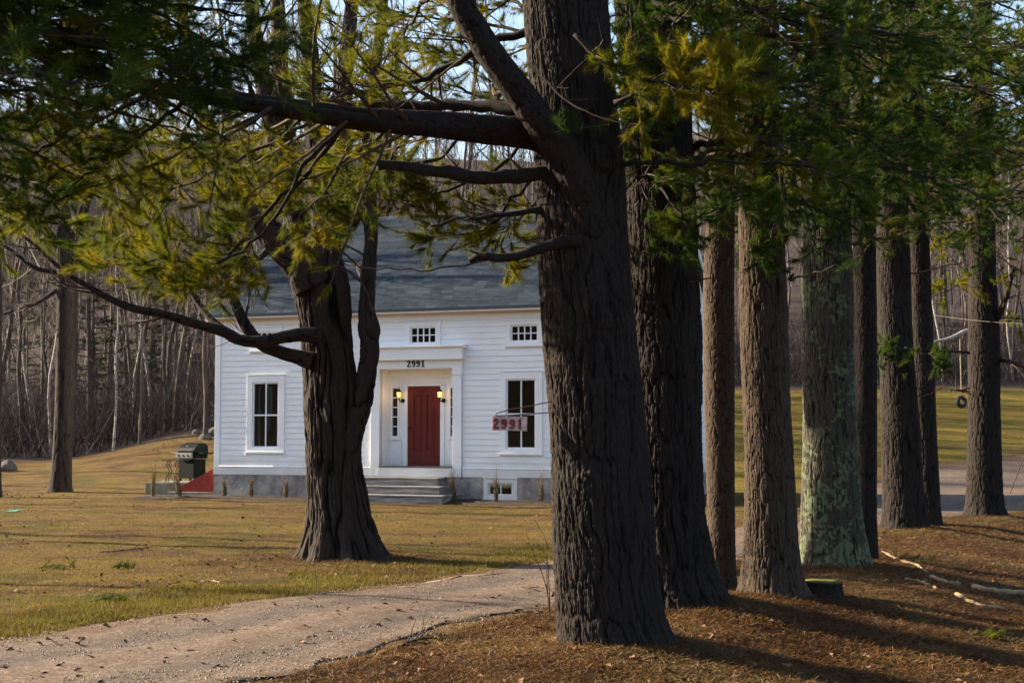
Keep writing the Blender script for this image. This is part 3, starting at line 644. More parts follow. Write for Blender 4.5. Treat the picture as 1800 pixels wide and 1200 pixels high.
# entrance: pilasters, entablature
ex0, ex1 = ENT[0], ENT[1]; rx0, rx1, rz0, rz1 = REC
for a, b in ((ex0, rx0), (rx1, ex1)):
    mb = MB(); mb.box(a + 0.02, b - 0.001 if b == rx0 else b - 0.02, -0.075, 0.0, 0.61, 3.14) if b == rx0 else mb.box(a + 0.001, b - 0.02, -0.075, 0.0, 0.61, 3.14)
    mb.box(a - 0.0, b, -0.095, 0.0, 3.141, 3.345); mb.build('pilaster', M_TRIM, house, bevel=0.004)
mb = MB(); mb.box(ex0, ex1, -0.095, 0.0, 3.346, 3.525); mb.box(rx0 + .001, rx1 - .001, -0.09, 0.0, 3.31, 3.3455)
mb.box(ex0 - 0.05, ex1 + 0.05, -0.22, 0.0, 3.5255, 3.80)
mb.prism([(0, 3.801), (-0.22, 3.801), (-0.30, 3.845), (-0.30, 3.865), (0, 3.885)], 'x', ex0 - 0.11, ex1 + 0.11)
mb.build('entablature', M_TRIM, house, bevel=0.004)
RD = 0.48
mb = MB(); mb.box(rx0 - 0.05, rx0, 0.0, RD, rz0, rz1 + .05); mb.box(rx1, rx1 + 0.05, 0.0, RD, rz0, rz1 + .05); mb.box(rx0, rx1, 0.0, RD, rz1, rz1 + 0.05)
mb.build('doorway_reveal', M_TRIM, house)
dx0, dx1, dz0, dz1 = 5.34, 6.25, 0.865, 2.89
sls = [(4.915, 5.065), (6.525, 6.675)]
slz = (1.62, 2.84)
mb = MB(); cutrect(mb, rx0, rx1, rz0, rz1, [(dx0, dx1, rz0, dz1)] + [(a, b, *slz) for a, b in sls], RD, RD + 0.05); mb.build('entry_panelling', M_TRIM, house)
mb = MB()
mb.box(dx0 - 0.115, dx0, RD - 0.03, RD - .0005, rz0, dz1 + 0.06); mb.box(dx1, dx1 + 0.115, RD - 0.03, RD - .0005, rz0, dz1 + 0.06); mb.box(dx0, dx1, RD - 0.03, RD - .0005, dz1, dz1 + 0.06)
mb.build('door_frame', M_TRIM, house, bevel=0.006)
mb = MB()
for a, b, c, d in ((rx0 + 0.02, dx0 - 0.2, 3.07, 3.26), (dx0 - 0.08, dx1 + 0.08, 3.07, 3.26), (dx1 + 0.2, rx1 - 0.02, 3.07, 3.26), (rx0 + 0.09, dx0 - 0.18, 0.92, 1.50), (dx1 + 0.18, rx1 - 0.09, 0.92, 1.50)):
    for q in ((a, b, d, d + 0.018), (a, b, c - 0.018, c), (a - 0.018, a, c - .018, d + .018), (b, b + 0.018, c - .018, d + .018)):
        mb.box(q[0], q[1], RD - 0.014, RD - .0005, q[2], q[3])
mb.build('panel_moulding', M_TRIM, house)
for a, b in sls:
    mb = MB(); z0, z1 = slz
    mb.box(a - 0.045, a, RD - 0.028, RD - .0005, z0 - .04, z1 + 0.04); mb.box(b, b + 0.045, RD - 0.028, RD - .0005, z0 - .04, z1 + 0.04); mb.box(a, b, RD - 0.028, RD - .0005, z1, z1 + 0.04)
    mb.box(a - 0.07, b + 0.07, RD - 0.055, RD - .0005, z0 - 0.09, z0 - 0.041)
    for j in range(1, 5): zz = z0 + (z1 - z0) * j / 5; mb.box(a, b, RD - 0.012, RD + 0.02, zz - 0.011, zz + 0.011)
    f = mb.build('sidelight', M_TRIM, house)
    mb = MB(); mb.box(a - .01, b + .01, RD + 0.022, RD + 0.028, z0 - .01, z1 + .01); mb.build('pane', M_PANE, f)
# red door, two tall raised panels and one low rail
mb = MB(); cutrect(mb, dx0, dx1, dz0, dz1, [(5.50, 5.735, 1.25, 2.66), (5.855, 6.09, 1.25, 2.66)], RD + 0.004, RD + 0.045)
for a, b in ((5.50, 5.735), (5.855, 6.09)):
    mb.box(a, b, RD + 0.03, RD + 0.044, 1.25, 2.66); mb.box(a + 0.035, b - 0.035, RD + 0.018, RD + 0.0305, 1.285, 2.625)
    for q in ((a, a + 0.016, 1.25, 2.66), (b - 0.016, b, 1.25, 2.66), (a + .016, b - .016, 1.25, 1.266), (a + .016, b - .016, 2.644, 2.66)): mb.box(q[0], q[1], RD + 0.0, RD + 0.0305, q[2], q[3])
door = mb.build('door', M_RED, house, bevel=0.003)
mb = MB(); mb.lathe([(0.012, 0), (0.012, -0.03), (0.026, -0.035), (0.03, -0.055), (0.018, -0.07)], (dx0 + 0.07, RD + 0.004, 1.82), 14, 'y'); mb.build('door_knob', M_BLACK, door, smooth=True)
mb = MB(); mb.box(rx0, rx1, -0.12, RD + 0.05, 0.835, 0.8595); mb.box(dx0, dx1, RD - 0.03, RD + .05, .8597, .869); mb.build('door_threshold', simple('worn oak sill', (0.10, 0.065, 0.05), scale=6, stretch=(1, 6, 6)), house)
mb = MB(); mb.box(rx0 - 0.03, rx1 + 0.03, -0.105, -0.0005, 0.605, 0.8345); mb.build('threshold_board', M_TRIM, house, bevel=0.004)
# digits as strokes with swelling width
def ribbon(mb, pts, ws, y0, y1, ox, oz, sc):
    P = np.asarray(pts, float) * sc + A([ox, oz]); w = np.asarray(ws, float) * sc * 0.5
    T = np.gradient(P, axis=0); T /= np.linalg.norm(T, axis=1, keepdims=True); Nn = np.stack([-T[:, 1], T[:, 0]], 1)
    Lf, Rt = P + Nn * w[:, None], P - Nn * w[:, None]; n = len(P); V = []
    for yy in (y0, y1): V += [(a, yy, b) for a, b in Lf] + [(a, yy, b) for a, b in Rt]
    F4 = []
    for i in range(n - 1): F4 += [(i, i + 1, n + i + 1, n + i), (2 * n + i, 3 * n + i, 3 * n + i + 1, 2 * n + i + 1), (i, 2 * n + i, 2 * n + i + 1, i + 1), (n + i, n + i + 1, 3 * n + i + 1, 3 * n + i)]
    F4 += [(0, n, 3 * n, 2 * n), (n - 1, 3 * n - 1, 4 * n - 1, 2 * n - 1)]
    mb.raw(V, [F4])
def arc(cx, cy, rx, ry, a0, a1, n=14): t = np.radians(np.linspace(a0, a1, n)); return np.stack([cx + rx * np.cos(t), cy + ry * np.sin(t)], 1)
def smooth2(p, n=26): return resample(np.c_[p, np.zeros(len(p))], n)[:, :2]
def digit(mb, ch, ox, oz, sc, y0, y1, bold=1.0, serif=True):
    e = (y0 - y1) * 0.08; k = bold
    if ch == '1':
        ribbon(mb, [(0.32, 0.0), (0.32, 0.5), (0.32, 1.0)], [0.20 * k] * 3, y0, y1, ox, oz, sc)
        ribbon(mb, [(0.10, 0.74), (0.20, 0.80), (0.31, 0.97)], [0.10 * k, 0.13 * k, 0.10 * k], y0 + e, y1, ox, oz, sc)
        if serif: ribbon(mb, [(0.10, 0.05), (0.32, 0.05), (0.54, 0.05)], [0.1] * 3, y0 + 2 * e, y1, ox, oz, sc)
    if ch == '9':
        c = arc(0.30, 0.68, 0.18, 0.235, 0, 360, 30); t = np.radians(np.linspace(0, 360, 30)); ribbon(mb, c, (0.10 + 0.10 * np.abs(np.cos(t))) * k, y0, y1, ox, oz, sc)
        p = smooth2([(0.49, 0.68), (0.49, 0.40), (0.42, 0.13), (0.27, 0.05), (0.14, 0.11), (0.12, 0.20)]); ribbon(mb, p, np.interp(np.linspace(0, 1, 26), [0, .4, .8, .9, 1], [0.19, 0.18, 0.10, .16, 0.20]) * k, y0 + e, y1, ox, oz, sc)
    if ch == '2':
        p = smooth2([(0.13, 0.70), (0.15, 0.86), (0.30, 0.95), (0.46, 0.86), (0.47, 0.68), (0.34, 0.46), (0.17, 0.26), (0.08, 0.08)], 34); ribbon(mb, p, np.interp(np.linspace(0, 1, 34), [0, .08, .25, .5, .8, 1], [0.19, 0.17, 0.10, 0.20, 0.12, 0.10]) * k, y0, y1, ox, oz, sc)
        ribbon(mb, smooth2([(0.06, 0.07), (0.20, 0.12), (0.36, 0.06), (0.50, 0.08), (0.56, 0.22)], 18), np.interp(np.linspace(0, 1, 18), [0, .5, .8, 1], [0.12, 0.17, 0.16, 0.07]) * k, y0 + e, y1, ox, oz, sc)
mb = MB()
for i, ch in enumerate('2991'): digit(mb, ch, 5.575 + i * 0.128, 3.352, 0.168, -0.115, -0.0955, bold=1.0)
mb.build('house_number', M_BLACKP, house)
# steps
st_ = empty('front_steps', (0, 0, 0), 0); st_.parent = house
for (a, b, y, z0, z1) in ((4.25, 6.60, -0.55, 0.40, 0.60), (3.85, 6.78, -0.85, 0.20, 0.40), (3.55, 6.98, -1.15, -0.15, 0.20)):
    mb = MB(); mb.box(a, b, y, -0.034, z0, z1 - 0.045); mb.box(a - .02, b + 0.02, y - 0.03, -0.034, z1 - 0.044, z1 - .003); mb.build('step', M_STEP, st_, bevel=0.008)
# room behind the glass: floor, back partition, curtains
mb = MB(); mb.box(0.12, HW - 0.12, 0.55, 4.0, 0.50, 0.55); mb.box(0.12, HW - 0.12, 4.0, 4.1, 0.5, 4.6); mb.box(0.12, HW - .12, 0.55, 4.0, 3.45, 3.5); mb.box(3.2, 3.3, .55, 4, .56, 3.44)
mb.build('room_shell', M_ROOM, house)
cu = MB(); xs = np.linspace(1.36, 1.50, 14)
for a, b in zip(xs[:-1], xs[1:]): cu.raw([(a, 0.22 + 0.02 * sin(a * 90), 1.75), (b, 0.22 + 0.02 * sin(b * 90), 1.75), (b, 0.22 + 0.02 * sin(b * 90), 2.95), (a, 0.22 + 0.02 * sin(a * 90), 2.95)], [[(0, 1, 2, 3)]])
for x0 in (1.20, 1.56):
    cu.box(x0 - 0.02, x0 + 0.03, 0.16, 0.18, 1.3 if x0 < 1.3 else 2.2, 2.9)
cu.build('curtain', M_CURT, house)
ch = empty('wooden_furniture', (HX, HY, 0), HR, 'orange brown wooden chair seen through the left window', 'furniture')
mb = MB(); mb.box(1.36, 1.84, 0.7, 1.15, 1.34, 1.40); mb.build('legged_slab', M_ORANGE, ch, bevel=.01)
mb = MB(); mb.lathe([(0.07, 1.35), (0.10, 1.45), (0.08, 1.62), (0.03, 1.7)], (1.45, 0.62, 0), 14); mb.build('turned_body', M_ORANGE, ch)  # turned, lamp-like body by the legged slab
for xx in (1.39, 1.81):
    for yy in (.74, 1.11): mb = MB(); mb.box(xx - .02, xx + .02, yy - .02, yy + .02, .55, 1.335); mb.build('leg', M_ORANGE, ch)
# lanterns
def Hw(x, y, z):
    c, s = cos(HR), sin(HR); return (HX + x * c - y * s, HY + x * s + y * c, z)
for x, side in ((5.20, 'left'), (6.33, 'right')):
    L_ = empty('wall_lantern', Hw(x, RD - 0.031, 2.52), HR, 'lit amber carriage lantern on the %s side of the red door' % side, 'lantern', 'lanterns flanking the front door')
    mb = MB(); mb.lathe([(0.055, 0), (0.055, -0.012), (0.03, -0.03)], (0.02, 0, 0), 14, 'y'); mb.tube([(0.02, -0.02, 0), (0.0, -0.09, -0.03), (-0.02, -0.14, 0.0), (-0.03, -0.15, 0.05)], 0.014, 8); mb.build('bracket', M_BLACK, L_, smooth=True)
    cx, cy = -0.03, -0.15
    mb = MB(); mb.lathe([(0.03, 0.04), (0.05, 0.06), (0.052, 0.075)], (cx, cy, 0), 6)
    for i in range(6): th = i * pi / 3; mb.tube([(cx + .050 * cos(th), cy + .050 * sin(th), 0.07), (cx + .066 * cos(th), cy + .066 * sin(th), 0.215)], 0.006, 4)
    mb.build('cage', M_BLACK, L_)
    mb = MB(); mb.lathe([(0.080, 0.212), (0.075, 0.225), (0.035, 0.275), (0.012, 0.30), (0.016, 0.315), (0.004, 0.345)], (cx, cy, 0), 12); mb.build('cap', M_BLACK, L_, smooth=False)
    mb = MB(); mb.lathe([(0.044, 0.078), (0.060, 0.21)], (cx, cy, 0), 6); mb.build('lantern_glass', M_GLOW, L_)
    pl = bpy.data.lights.new('lantern light', 'POINT'); pl.energy = 0.6; pl.color = (1, 0.6, 0.25); pl.shadow_soft_size = 0.07
    po = bpy.data.objects.new('lantern_light', pl); C.objects.link(po); po.parent = L_; po.location = (cx, cy - 0.10, 0.14)

# mulch bed along the front wall
c, s = cos(HR), sin(HR); na = 120; xs = np.linspace(-1.6, 12.4, na); ys = A([-0.02, -0.1, -0.5, -0.95, -1.05])
lx, ly = np.meshgrid(xs, ys, indexing='ij'); ly = ly * (1 + 0.18 * (vn(lx * 2 + 30, lx * 0 + 1, 71) - 0.5) * (ly < -0.3)); ly = np.where(lx < -0.3, ly - 0.35, ly)
wx = HX + lx * c - ly * s; wy = HY + lx * s + ly * c; wz = gz(wx, wy) + A([0.05, 0.06, 0.05, 0.015, -0.03])[None] + 0.03 * vn(lx * 6 + 9, ly * 6 + 20, 72)
I = np.arange(na * 5).reshape(na, 5); Q = np.stack([I[:-1, :-1], I[:-1, 1:], I[1:, 1:], I[1:, :-1]], -1).reshape(-1, 4)
tag(npmesh('mulch_bed', np.stack([wx, wy, wz], -1).reshape(-1, 3), [Q], M_SOIL, smooth=True), kind='structure')

# tied-up bare shrubs along the wall
shr = [(0.55, 0.42, 'first bare tied shrub from the house corner, against the foundation'), (1.35, 0.50, 'second bare tied shrub, below the left window'), (2.35, 0.46, 'third bare tied shrub, close left of the maple trunk'), (7.05, 0.62, 'leaning bare tied shrub just right of the front steps'), (8.12, 0.66, 'bare tied shrub in front of the basement window'), (9.25, 0.56, 'bare tied shrub right of the basement window, beside the big pine'), (-0.45, 0.50, 'leaning bare tied shrub before the red bulkhead'), (-1.30, 0.70, 'tall bare tied shrub at the end of the concrete slab')]
for i, (lx_, h, lb) in enumerate(shr):
    p = Hw(lx_, -0.45 - (0.5 if lx_ < 0 else 0), 0); z = gz1(p[0], p[1]) + 0.03
    T_ = empty('tied_shrub', (p[0], p[1], z), 0, lb, 'shrub', 'bare shrubs tied with twine along the front wall'); r_ = np.random.default_rng(90 + i)
    lean = A([-0.22 if i in (3, 6) else r_.uniform(-.05, .08), 0, 0]) * h; n = 26
    a = r_.random(n) * 2 * pi; P = np.zeros((n, 6, 3)); rad = A([0.02, 0.055, 0.065, 0.045, 0.04, 0.09])
    q = r_.uniform(0.3, 1, n); top = h * np.where(r_.random(n) < 0.25, r_.uniform(1.0, 1.5, n), r_.uniform(0.7, 1.0, n))
    for j in range(6):
        t = j / 5; P[:, j, 0] = np.cos(a) * rad[j] * q + lean[0] * t; P[:, j, 1] = np.sin(a) * rad[j] * q; P[:, j, 2] = top * t - 0.02
    P[:, 1:] += r_.normal(size=(n, 5, 3)) * 0.008
    mb = MB(); mb.tubes(P, np.tile(np.linspace(0.008, 0.003, 6), (n, 1)), 4)
    Cc, Rc = grow(P, np.full((n, 6), 0.005), 3, r_, 0.16, 0.0035, (0.3, 1), (15, 40), up=0.5, M=3); mb.tubes(Cc, Rc, 3)
    mb.build('stems', M_STRAW, T_)
    mb = MB()
    for zt in (0.4, 0.62): th = np.linspace(0, 2 * pi, 13); mb.tube(np.stack([0.058 * np.cos(th) + lean[0] * zt, 0.058 * np.sin(th), h * zt + 0.01 * np.sin(th)], 1), 0.005, 5)
    mb.build('twine', M_TWINE, T_)

# bulkhead, slab, grill, table at the left of the house
bk = empty('cellar_bulkhead', (HX, HY, 0), HR, 'sloping red cellar bulkhead against the left end of the house', 'bulkhead')
zb = 0.30
for y0 in (0.15, 1.55): mb = MB(); mb.prism([(-0.05, 0.12), (-1.35, 0.12), (-1.35, 0.17), (-0.05, 0.80)], 'y', y0, y0 + .05); mb.build('side_panel', M_REDB, bk)
for y0, y1 in ((0.17, 0.868), (0.872, 1.58)):
    mb = MB(); mb.prism([(-0.045, 0.803), (-1.38, 0.172), (-1.37, 0.142), (-0.045, 0.773)], 'y', y0, y1); mb.build('hatch_door', M_REDB, bk)
mb = MB(); mb.box(-1.5, -0.04, 0.08, 1.68, -0.2, 0.119); mb.build('curb', M_CONC, bk, bevel=0.01)
sl_ = MB(); x0, y0 = at(255, 852, 39.6)[:2]; x1 = at(372, 852, 39.6)[0]
sl_.box(0, x1 - x0 + 0.1, 0, 1.7, -0.35, 0); so_ = sl_.build('concrete_slab', M_CONC, bevel=0.015); so_.location = (x0, y0, at(255, 848, 39.6)[2] + 0.0); so_.rotation_euler = (0, 0, RAD(-6)); tag(so_, 'low mossy concrete slab beside the bulkhead, under the grill', 'slab')
gp = at(337, 843, 40.6); SLZ = at(255, 848, 39.6)[2]
gr = empty('gas_grill', (gp[0], gp[1] + 0.05, SLZ), RAD(-38), 'closed dark green gas barbecue grill on the slab left of the house', 'grill'); gr.scale = (0.9, 0.9, 0.93)
mb = MB(); mb.box(-0.36, 0.36, -0.24, 0.24, 0.10, 0.68); mb.build('cabinet', M_GRILL, gr, bevel=0.01)
mb = MB(); mb.prism([(-0.27, 0.70), (0.27, 0.70), (0.30, 0.88), (-0.30, 0.88)], 'x', -0.40, 0.40); mb.build('firebox', M_GRILL, gr, bevel=0.01)
lid = [(-0.30, 0.885), (0.30, 0.885), (0.30, 1.00), (0.27, 1.09), (0.18, 1.155), (0.05, 1.17), (-0.10, 1.13), (-0.22, 1.03), (-0.28, 0.94)]
mb = MB(); mb.prism(lid, 'x', -0.41, 0.41); ld = mb.build('lid', M_GRILL, gr, bevel=0.012)
mb = MB(); mb.tube([(-0.36, -0.27, 0.96), (-0.36, -0.33, 0.965), (0.36, -0.33, 0.965), (0.36, -0.27, 0.96)], 0.014, 8); mb.build('lid_handle', M_STEEL, ld)
mb = MB(); mb.lathe([(0.035, 0), (0.035, -0.015)], (0, -0.20, 1.07), 14, 'y'); mb.build('thermometer', M_STEEL, ld)
mb = MB(); mb.prism([(-0.30, 0.70), (-0.38, 0.72), (-0.345, 0.875), (-0.30, 0.875)], 'x', -0.38, 0.38); cp = mb.build('control_panel', M_STEEL, gr, bevel=0.006)
for xx in (-0.22, 0, 0.22):
    mb = MB(); mb.lathe([(0.032, 0), (0.028, -0.035)], (xx, -0.362, 0.79), 12, 'y'); mb.build('knob', M_BLACK, cp)
for s_ in (-1, 1):
    mb = MB(); mb.box(min(s_ * .42, s_ * 0.78), max(s_ * .42, s_ * .78), -0.24, 0.22, 0.845, 0.885); mb.build('side_shelf', simple('weathered slat', (0.10, 0.09, 0.075), scale=5) if s_ < 0 else M_GRILL, gr, bevel=0.006)
for xx in (-0.34, 0.34):
    for yy in (-0.2, 0.2): mb = MB(); mb.lathe([(0.045, -0.02), (0.05, 0), (0.045, 0.02)], (xx, yy, 0.052), 14, 'x'); mb.build('wheel', M_RUBBER, gr)
tb = empty('patio_table', (gp[0] + 0.95, gp[1] + 0.75, SLZ + 0.05), 0, 'dark round patio table behind the grill at the house corner', 'table')
mb = MB(); mb.lathe([(0.52, 0.70), (0.53, 0.715), (0.52, 0.73)], (0, 0, 0), 28); mb.build('table_top', M_BLACK, tb)
for i in range(4): th = pi / 4 + i * pi / 2; mb = MB(); mb.tube([(0.42 * cos(th), 0.42 * sin(th), 0.70), (0.30 * cos(th), 0.30 * sin(th), 0.35), (0.42 * cos(th), 0.42 * sin(th), 0.0)], 0.035, 8); mb.build('leg', M_BLACK, tb)
ss_ = empty('metal_side_stand', (gp[0] - 0.38, gp[1] - 0.55, SLZ), 0, 'low black stand with curved wrought iron legs before the grill', 'stand')
mb = MB(); mb.box(-0.30, 0.42, -0.18, 0.18, 0.60, 0.615); mb.build('stand_top', M_BLACK, ss_)
for xx in (-0.12, 0.12):
    for yy in (-.14, .14): mb = MB(); mb.tube(resample([(xx, yy, 0.6), (xx - 0.05, yy, 0.48), (xx + 0.03, yy, 0.30), (xx - 0.05, yy, 0.15), (xx - 0.07, yy, 0.0)], 12), 0.013, 6); mb.build('leg', M_BLACK, ss_)

# ------------------------------------------------------------------ bark tubes
def barktube(path, nth, ds, depth, cw, cl, seed=0, flare=0.0, fh=0.35, lobes=5, shag=False, lich=0.0, knots=(), level=False):
    """path rows: x,y,z,radius. returns V, quads, ridge, lichen"""
    P = A(path, float); Ltot = np.linalg.norm(np.diff(P[:, :3], axis=0), axis=1).sum(); n = max(4, int(Ltot / ds))
    R = resample(P, n); ctr, rad = R[:, :3], np.maximum(R[:, 3], 0.004)
    T = unit(np.gradient(ctr, axis=0)); ref = A([0.0, -1.0, 0.0]) ; 
    if abs(T.mean(0)[1]) > 0.8: ref = A([0, 0, 1.0])
    n1 = unit(np.cross(T, ref)); n2 = np.cross(T, n1)
    if level: n1 = np.tile(A([[-1.0, 0, 0]]), (n, 1)); n2 = np.tile(A([[0, -1.0, 0]]), (n, 1))
    th = np.arange(nth) * 2 * pi / nth; s = np.concatenate([[0], np.cumsum(np.linalg.norm(np.diff(ctr, axis=0), axis=1))])
    rm = float(np.median(rad)); N1 = max(5, int(round(2 * pi * rm / cw))); N2 = N1 * 2 + 1
    a, sg = np.meshgrid(th / (2 * pi), s, indexing='xy')   # (n, nth)
    W1 = vn(a * N1 * 0.5, sg / cl * 1.6, seed + 1, max(1, N1 // 2)) if N1 % 2 == 0 else vn(a * N1, sg / cl, seed + 1, N1)
    aw = a * N1 + 1.1 * (W1 - 0.5) + 0.5 * (vn(a * N1 * 2, sg / cl * 5, seed + 2, N1 * 2) - 0.5)
    m1 = np.abs(2 * vn(aw, sg / cl, seed + 3, N1) - 1); m2 = np.abs(2 * vn(a * N2 + 0.9 * (W1 - 0.5), sg / cl * 2.3 + 7, seed + 4, N2) - 1)
    m3 = np.abs(2 * vn(a * N2 * 2 + 1.4 * (W1 - 0.5), sg / cl * 6 + 3, seed + 14, N2 * 2) - 1)
    wv = 0.22 + 0.30 * vn(a * N1 * 0.999 if False else a * N1, sg / cl * 1.3 + 9, seed + 15, N1)
    h1 = np.clip(m1 / wv, 0, 1) ** 0.8; h2 = np.clip(m2 / 0.45, 0, 1) ** 0.8; h3 = np.clip(m3 / 0.5, 0, 1)
    if shag: hh = 0.55 * h1 + 0.30 * h2 * h1 + 0.15 * h3
    else: hh = 0.46 * h1 + 0.34 * np.minimum(h1 + 0.3, 1) * h2 + 0.20 * h3
    fine = vn(a * N2 * 3, sg / cl * 9, seed + 5, N2 * 3)
    sc = np.clip(rad / rm, 0.3, 1.6)[:, None]
    d = depth * sc * (hh - 0.75 + 0.22 * (fine - 0.5)) + depth * 1.2 * (vn(a * 5, sg * 1.1, seed + 6, 5) - 0.5)
    hgt = (ctr[:, 2] - ctr[0, 2])[:, None]
    if flare:
        ph = seed * 1.3; lb = 1 + 0.75 * np.cos(lobes * 2 * pi * a + ph + 0.8 * np.sin(2 * pi * a * 2 + ph)) * np.exp(-hgt / (fh * 1.6))
        d = d + flare * np.exp(-hgt / fh) * lb
    for ka, kz, kr, kh in knots:
        da = (((a - ka + 0.5) % 1) - 0.5) * 2 * pi * rm; q = np.hypot(da, sg - kz) / kr
        d = d + kh * (np.exp(-q ** 2) + 0.35 * np.exp(-((q - 1.1) / 0.25) ** 2)) - kh * 0.8 * np.exp(-(q / 0.35) ** 2); hh = np.where(q < 1.0, hh * 0.6 + 0.25 * np.abs(np.sin(q * 14)), hh)
    rr = rad[:, None] + d
    V = ctr[:, None, :] + rr[..., None] * (np.cos(th)[None, :, None] * n1[:, None, :] + np.sin(th)[None, :, None] * n2[:, None, :])
    I = np.arange(n * nth).reshape(n, nth); J = np.roll(I, -1, 1)
    Q = np.stack([I[:-1], I[1:], J[1:], J[:-1]], -1).reshape(-1, 4)
    lc = np.zeros_like(hh)
    if lich: lc = sstep(1.10 - lich, 1.22 - lich, 0.50 * vn(a * 11, sg * 5, seed + 8, 11) + 0.50 * vn(a * 60, sg * 30, seed + 9, 60) + 0.25 * np.exp(-hgt / 0.9) ) * sstep(0.25, 0.6, hh)
    return V.reshape(-1, 3), Q, hh.ravel(), lc.ravel()
def trunk_profile(rows, Y, base_extra=0.12, top=None, dy=0.0):
    """rows (v, left, right) read off the photo at depth Y -> x,y,z,r from the ground up"""
    out = []
    for v, l, r in sorted(rows, reverse=True):
        p = at((l + r) / 2, v, Y); out.append([p[0], Y, p[2], (r - l) / 2 / F * Y])
    a = out[0]; out = [[a[0], a[1], a[2] - base_extra, a[3] * 1.0]] + out
    if top:
        b = out[-1]; c_ = out[-2]; k_ = (top - b[2]); g_ = [(b[i] - c_[i]) / max(b[2] - c_[2], .2) for i in (0, 1)]
        out.append([b[0] + g_[0] * k_ * 0.4, b[1], b[2] + k_ * 0.5, b[3] * 0.72]); out.append([b[0] + g_[0] * k_ * .5, b[1], top, b[3] * 0.3])
    return out

TREES = {}
def make_trunk(key, name, label, rows, Y, m, nth, ds, depth, cw, cl, flare, fh, seed, top=13.0, cat='tree', group=None, **kw):
    prof = trunk_profile(rows, Y, top=None)
    base = prof[1]; T_ = empty(name, (base[0], base[1], base[2]), 0, label, cat, group)
    off = A([base[0], base[1], base[2]]); pr = [[p[0] - off[0], p[1] - off[1], p[2] - off[2], p[3]] for p in prof]
    V, Q, h, lc = barktube(pr, nth, ds, depth, cw, cl, seed, flare, fh, level=True, **kw)
    # the hidden upper stem, coarser
    b = pr[-1]; cc = pr[-2]; gxx = (b[0] - cc[0]) / max(b[2] - cc[2], 0.3); ht = top - base[2]
    up = [[b[0], b[1], b[2] - 0.02, b[3]], [b[0] + gxx * 1.5, 0, b[2] + 1.8, b[3] * 0.86], [b[0] + gxx * 2, 0, (b[2] + ht) / 2 + 1, b[3] * 0.55], [b[0] + gxx * 2, 0, ht + 2, 0.03]]
    V2, Q2, h2, l2 = barktube(up, 48, 0.08, depth, cw, cl, seed, 0, 1)
    npmesh('trunk', np.concatenate([V, V2]), [np.concatenate([Q, Q2 + len(V)])], m, T_, True, {'ridge': np.r_[h, h2], 'lichen': np.r_[lc, l2]})
    TREES[key] = dict(o=T_, off=off, prof=prof, Y=Y, r=np.random.default_rng(seed + 500), stem=up)
    return T_
PG = 'big white pines in a row along the driveway'
make_trunk('T1', 'pine_tree', 'huge nearest pine with furrowed bark coloured dark for shade and the hanging number sign', [(1148, 988, 1205), (1130, 986, 1190), (1100, 982, 1174), (1050, 978, 1161), (1000, 974, 1154), (900, 971, 1147), (800, 968, 1139), (700, 963, 1129), (600, 957, 1119), (500, 950, 1109), (400, 943, 1101), (300, 939, 1097), (200, 934, 1086), (100, 925, 1076), (0, 917, 1066), (-150, 905, 1050)], 11.4, M_PINE, 640, 0.010, 0.026, 0.036, 0.306, 0.11, 0.15, 3, knots=((0.34, 4.05, 0.085, 0.07), (0.306, 2.86, 0.13, 0.055), (0.335, 2.25, 0.09, 0.04), (0.20, 1.5, .07, .03)), group=PG)
make_trunk('T2', 'pine_tree', 'second pine, half hidden behind the huge nearest pine, with long spreading root', [(1098, 1112, 1318), (1085, 1112, 1302), (1065, 1111, 1285), (1040, 1110, 1270), (1000, 1109, 1256), (900, 1108, 1240), (800, 1106, 1236), (600, 1104, 1232), (400, 1101, 1226), (200, 1092, 1216), (0, 1080, 1203), (-100, 1073, 1194)], 13.3, M_PINE, 440, 0.011, 0.030, 0.036, 0.288, 0.22, 0.26, 5, lobes=4, group=PG)
make_trunk('T3', 'pine_tree', 'slim pine between the second pine and the tall straight grey pine', [(1052, 1240, 1293), (900, 1243, 1291), (700, 1238, 1291), (500, 1237, 1290), (300, 1247, 1292), (0, 1256, 1296), (-80, 1258, 1297)], 15.2, M_PINE_G, 240, 0.013, 0.010, 0.022, 0.08, 0.05, 0.2, 7, group=PG)
make_trunk('T4', 'pine_tree', 'straight grey barked pine with flared foot, directly left of the lichened pine', [(1064, 1298, 1430), (1045, 1301, 1419), (1000, 1306, 1407), (900, 1309, 1400), (800, 1308, 1394), (700, 1305, 1388), (600, 1302, 1385), (400, 1298, 1378), (200, 1297, 1372), (0, 1302, 1366), (-80, 1304, 1362)], 14.4, M_PINE_G, 400, 0.010, 0.018, 0.025, 0.216, 0.15, 0.17, 9, group=PG)
make_trunk('T5', 'pine_tree', 'pine with pale green lichen patches all over its bark', [(1005, 1409, 1528), (950, 1410, 1520), (900, 1410, 1513), (800, 1411, 1506), (700, 1412, 1502), (600, 1411, 1500), (400, 1411, 1497), (200, 1418, 1493), (0, 1425, 1490), (-60, 1427, 1488)], 17.6, M_PINE_L, 380, 0.013, 0.020, 0.029, 0.234, 0.17, 0.18, 11, lich=0.53, group=PG)
make_trunk('T6', 'pine_tree', 'slim dark pine close behind the lichened pine on its right', [(1000, 1500, 1543), (900, 1501, 1541), (800, 1502, 1541), (600, 1500, 1541), (400, 1499, 1539), (200, 1499, 1536), (0, 1500, 1532)], 18.6, M_PINE, 160, 0.016, 0.010, 0.026, 0.10, 0.05, 0.2, 13, group=PG)
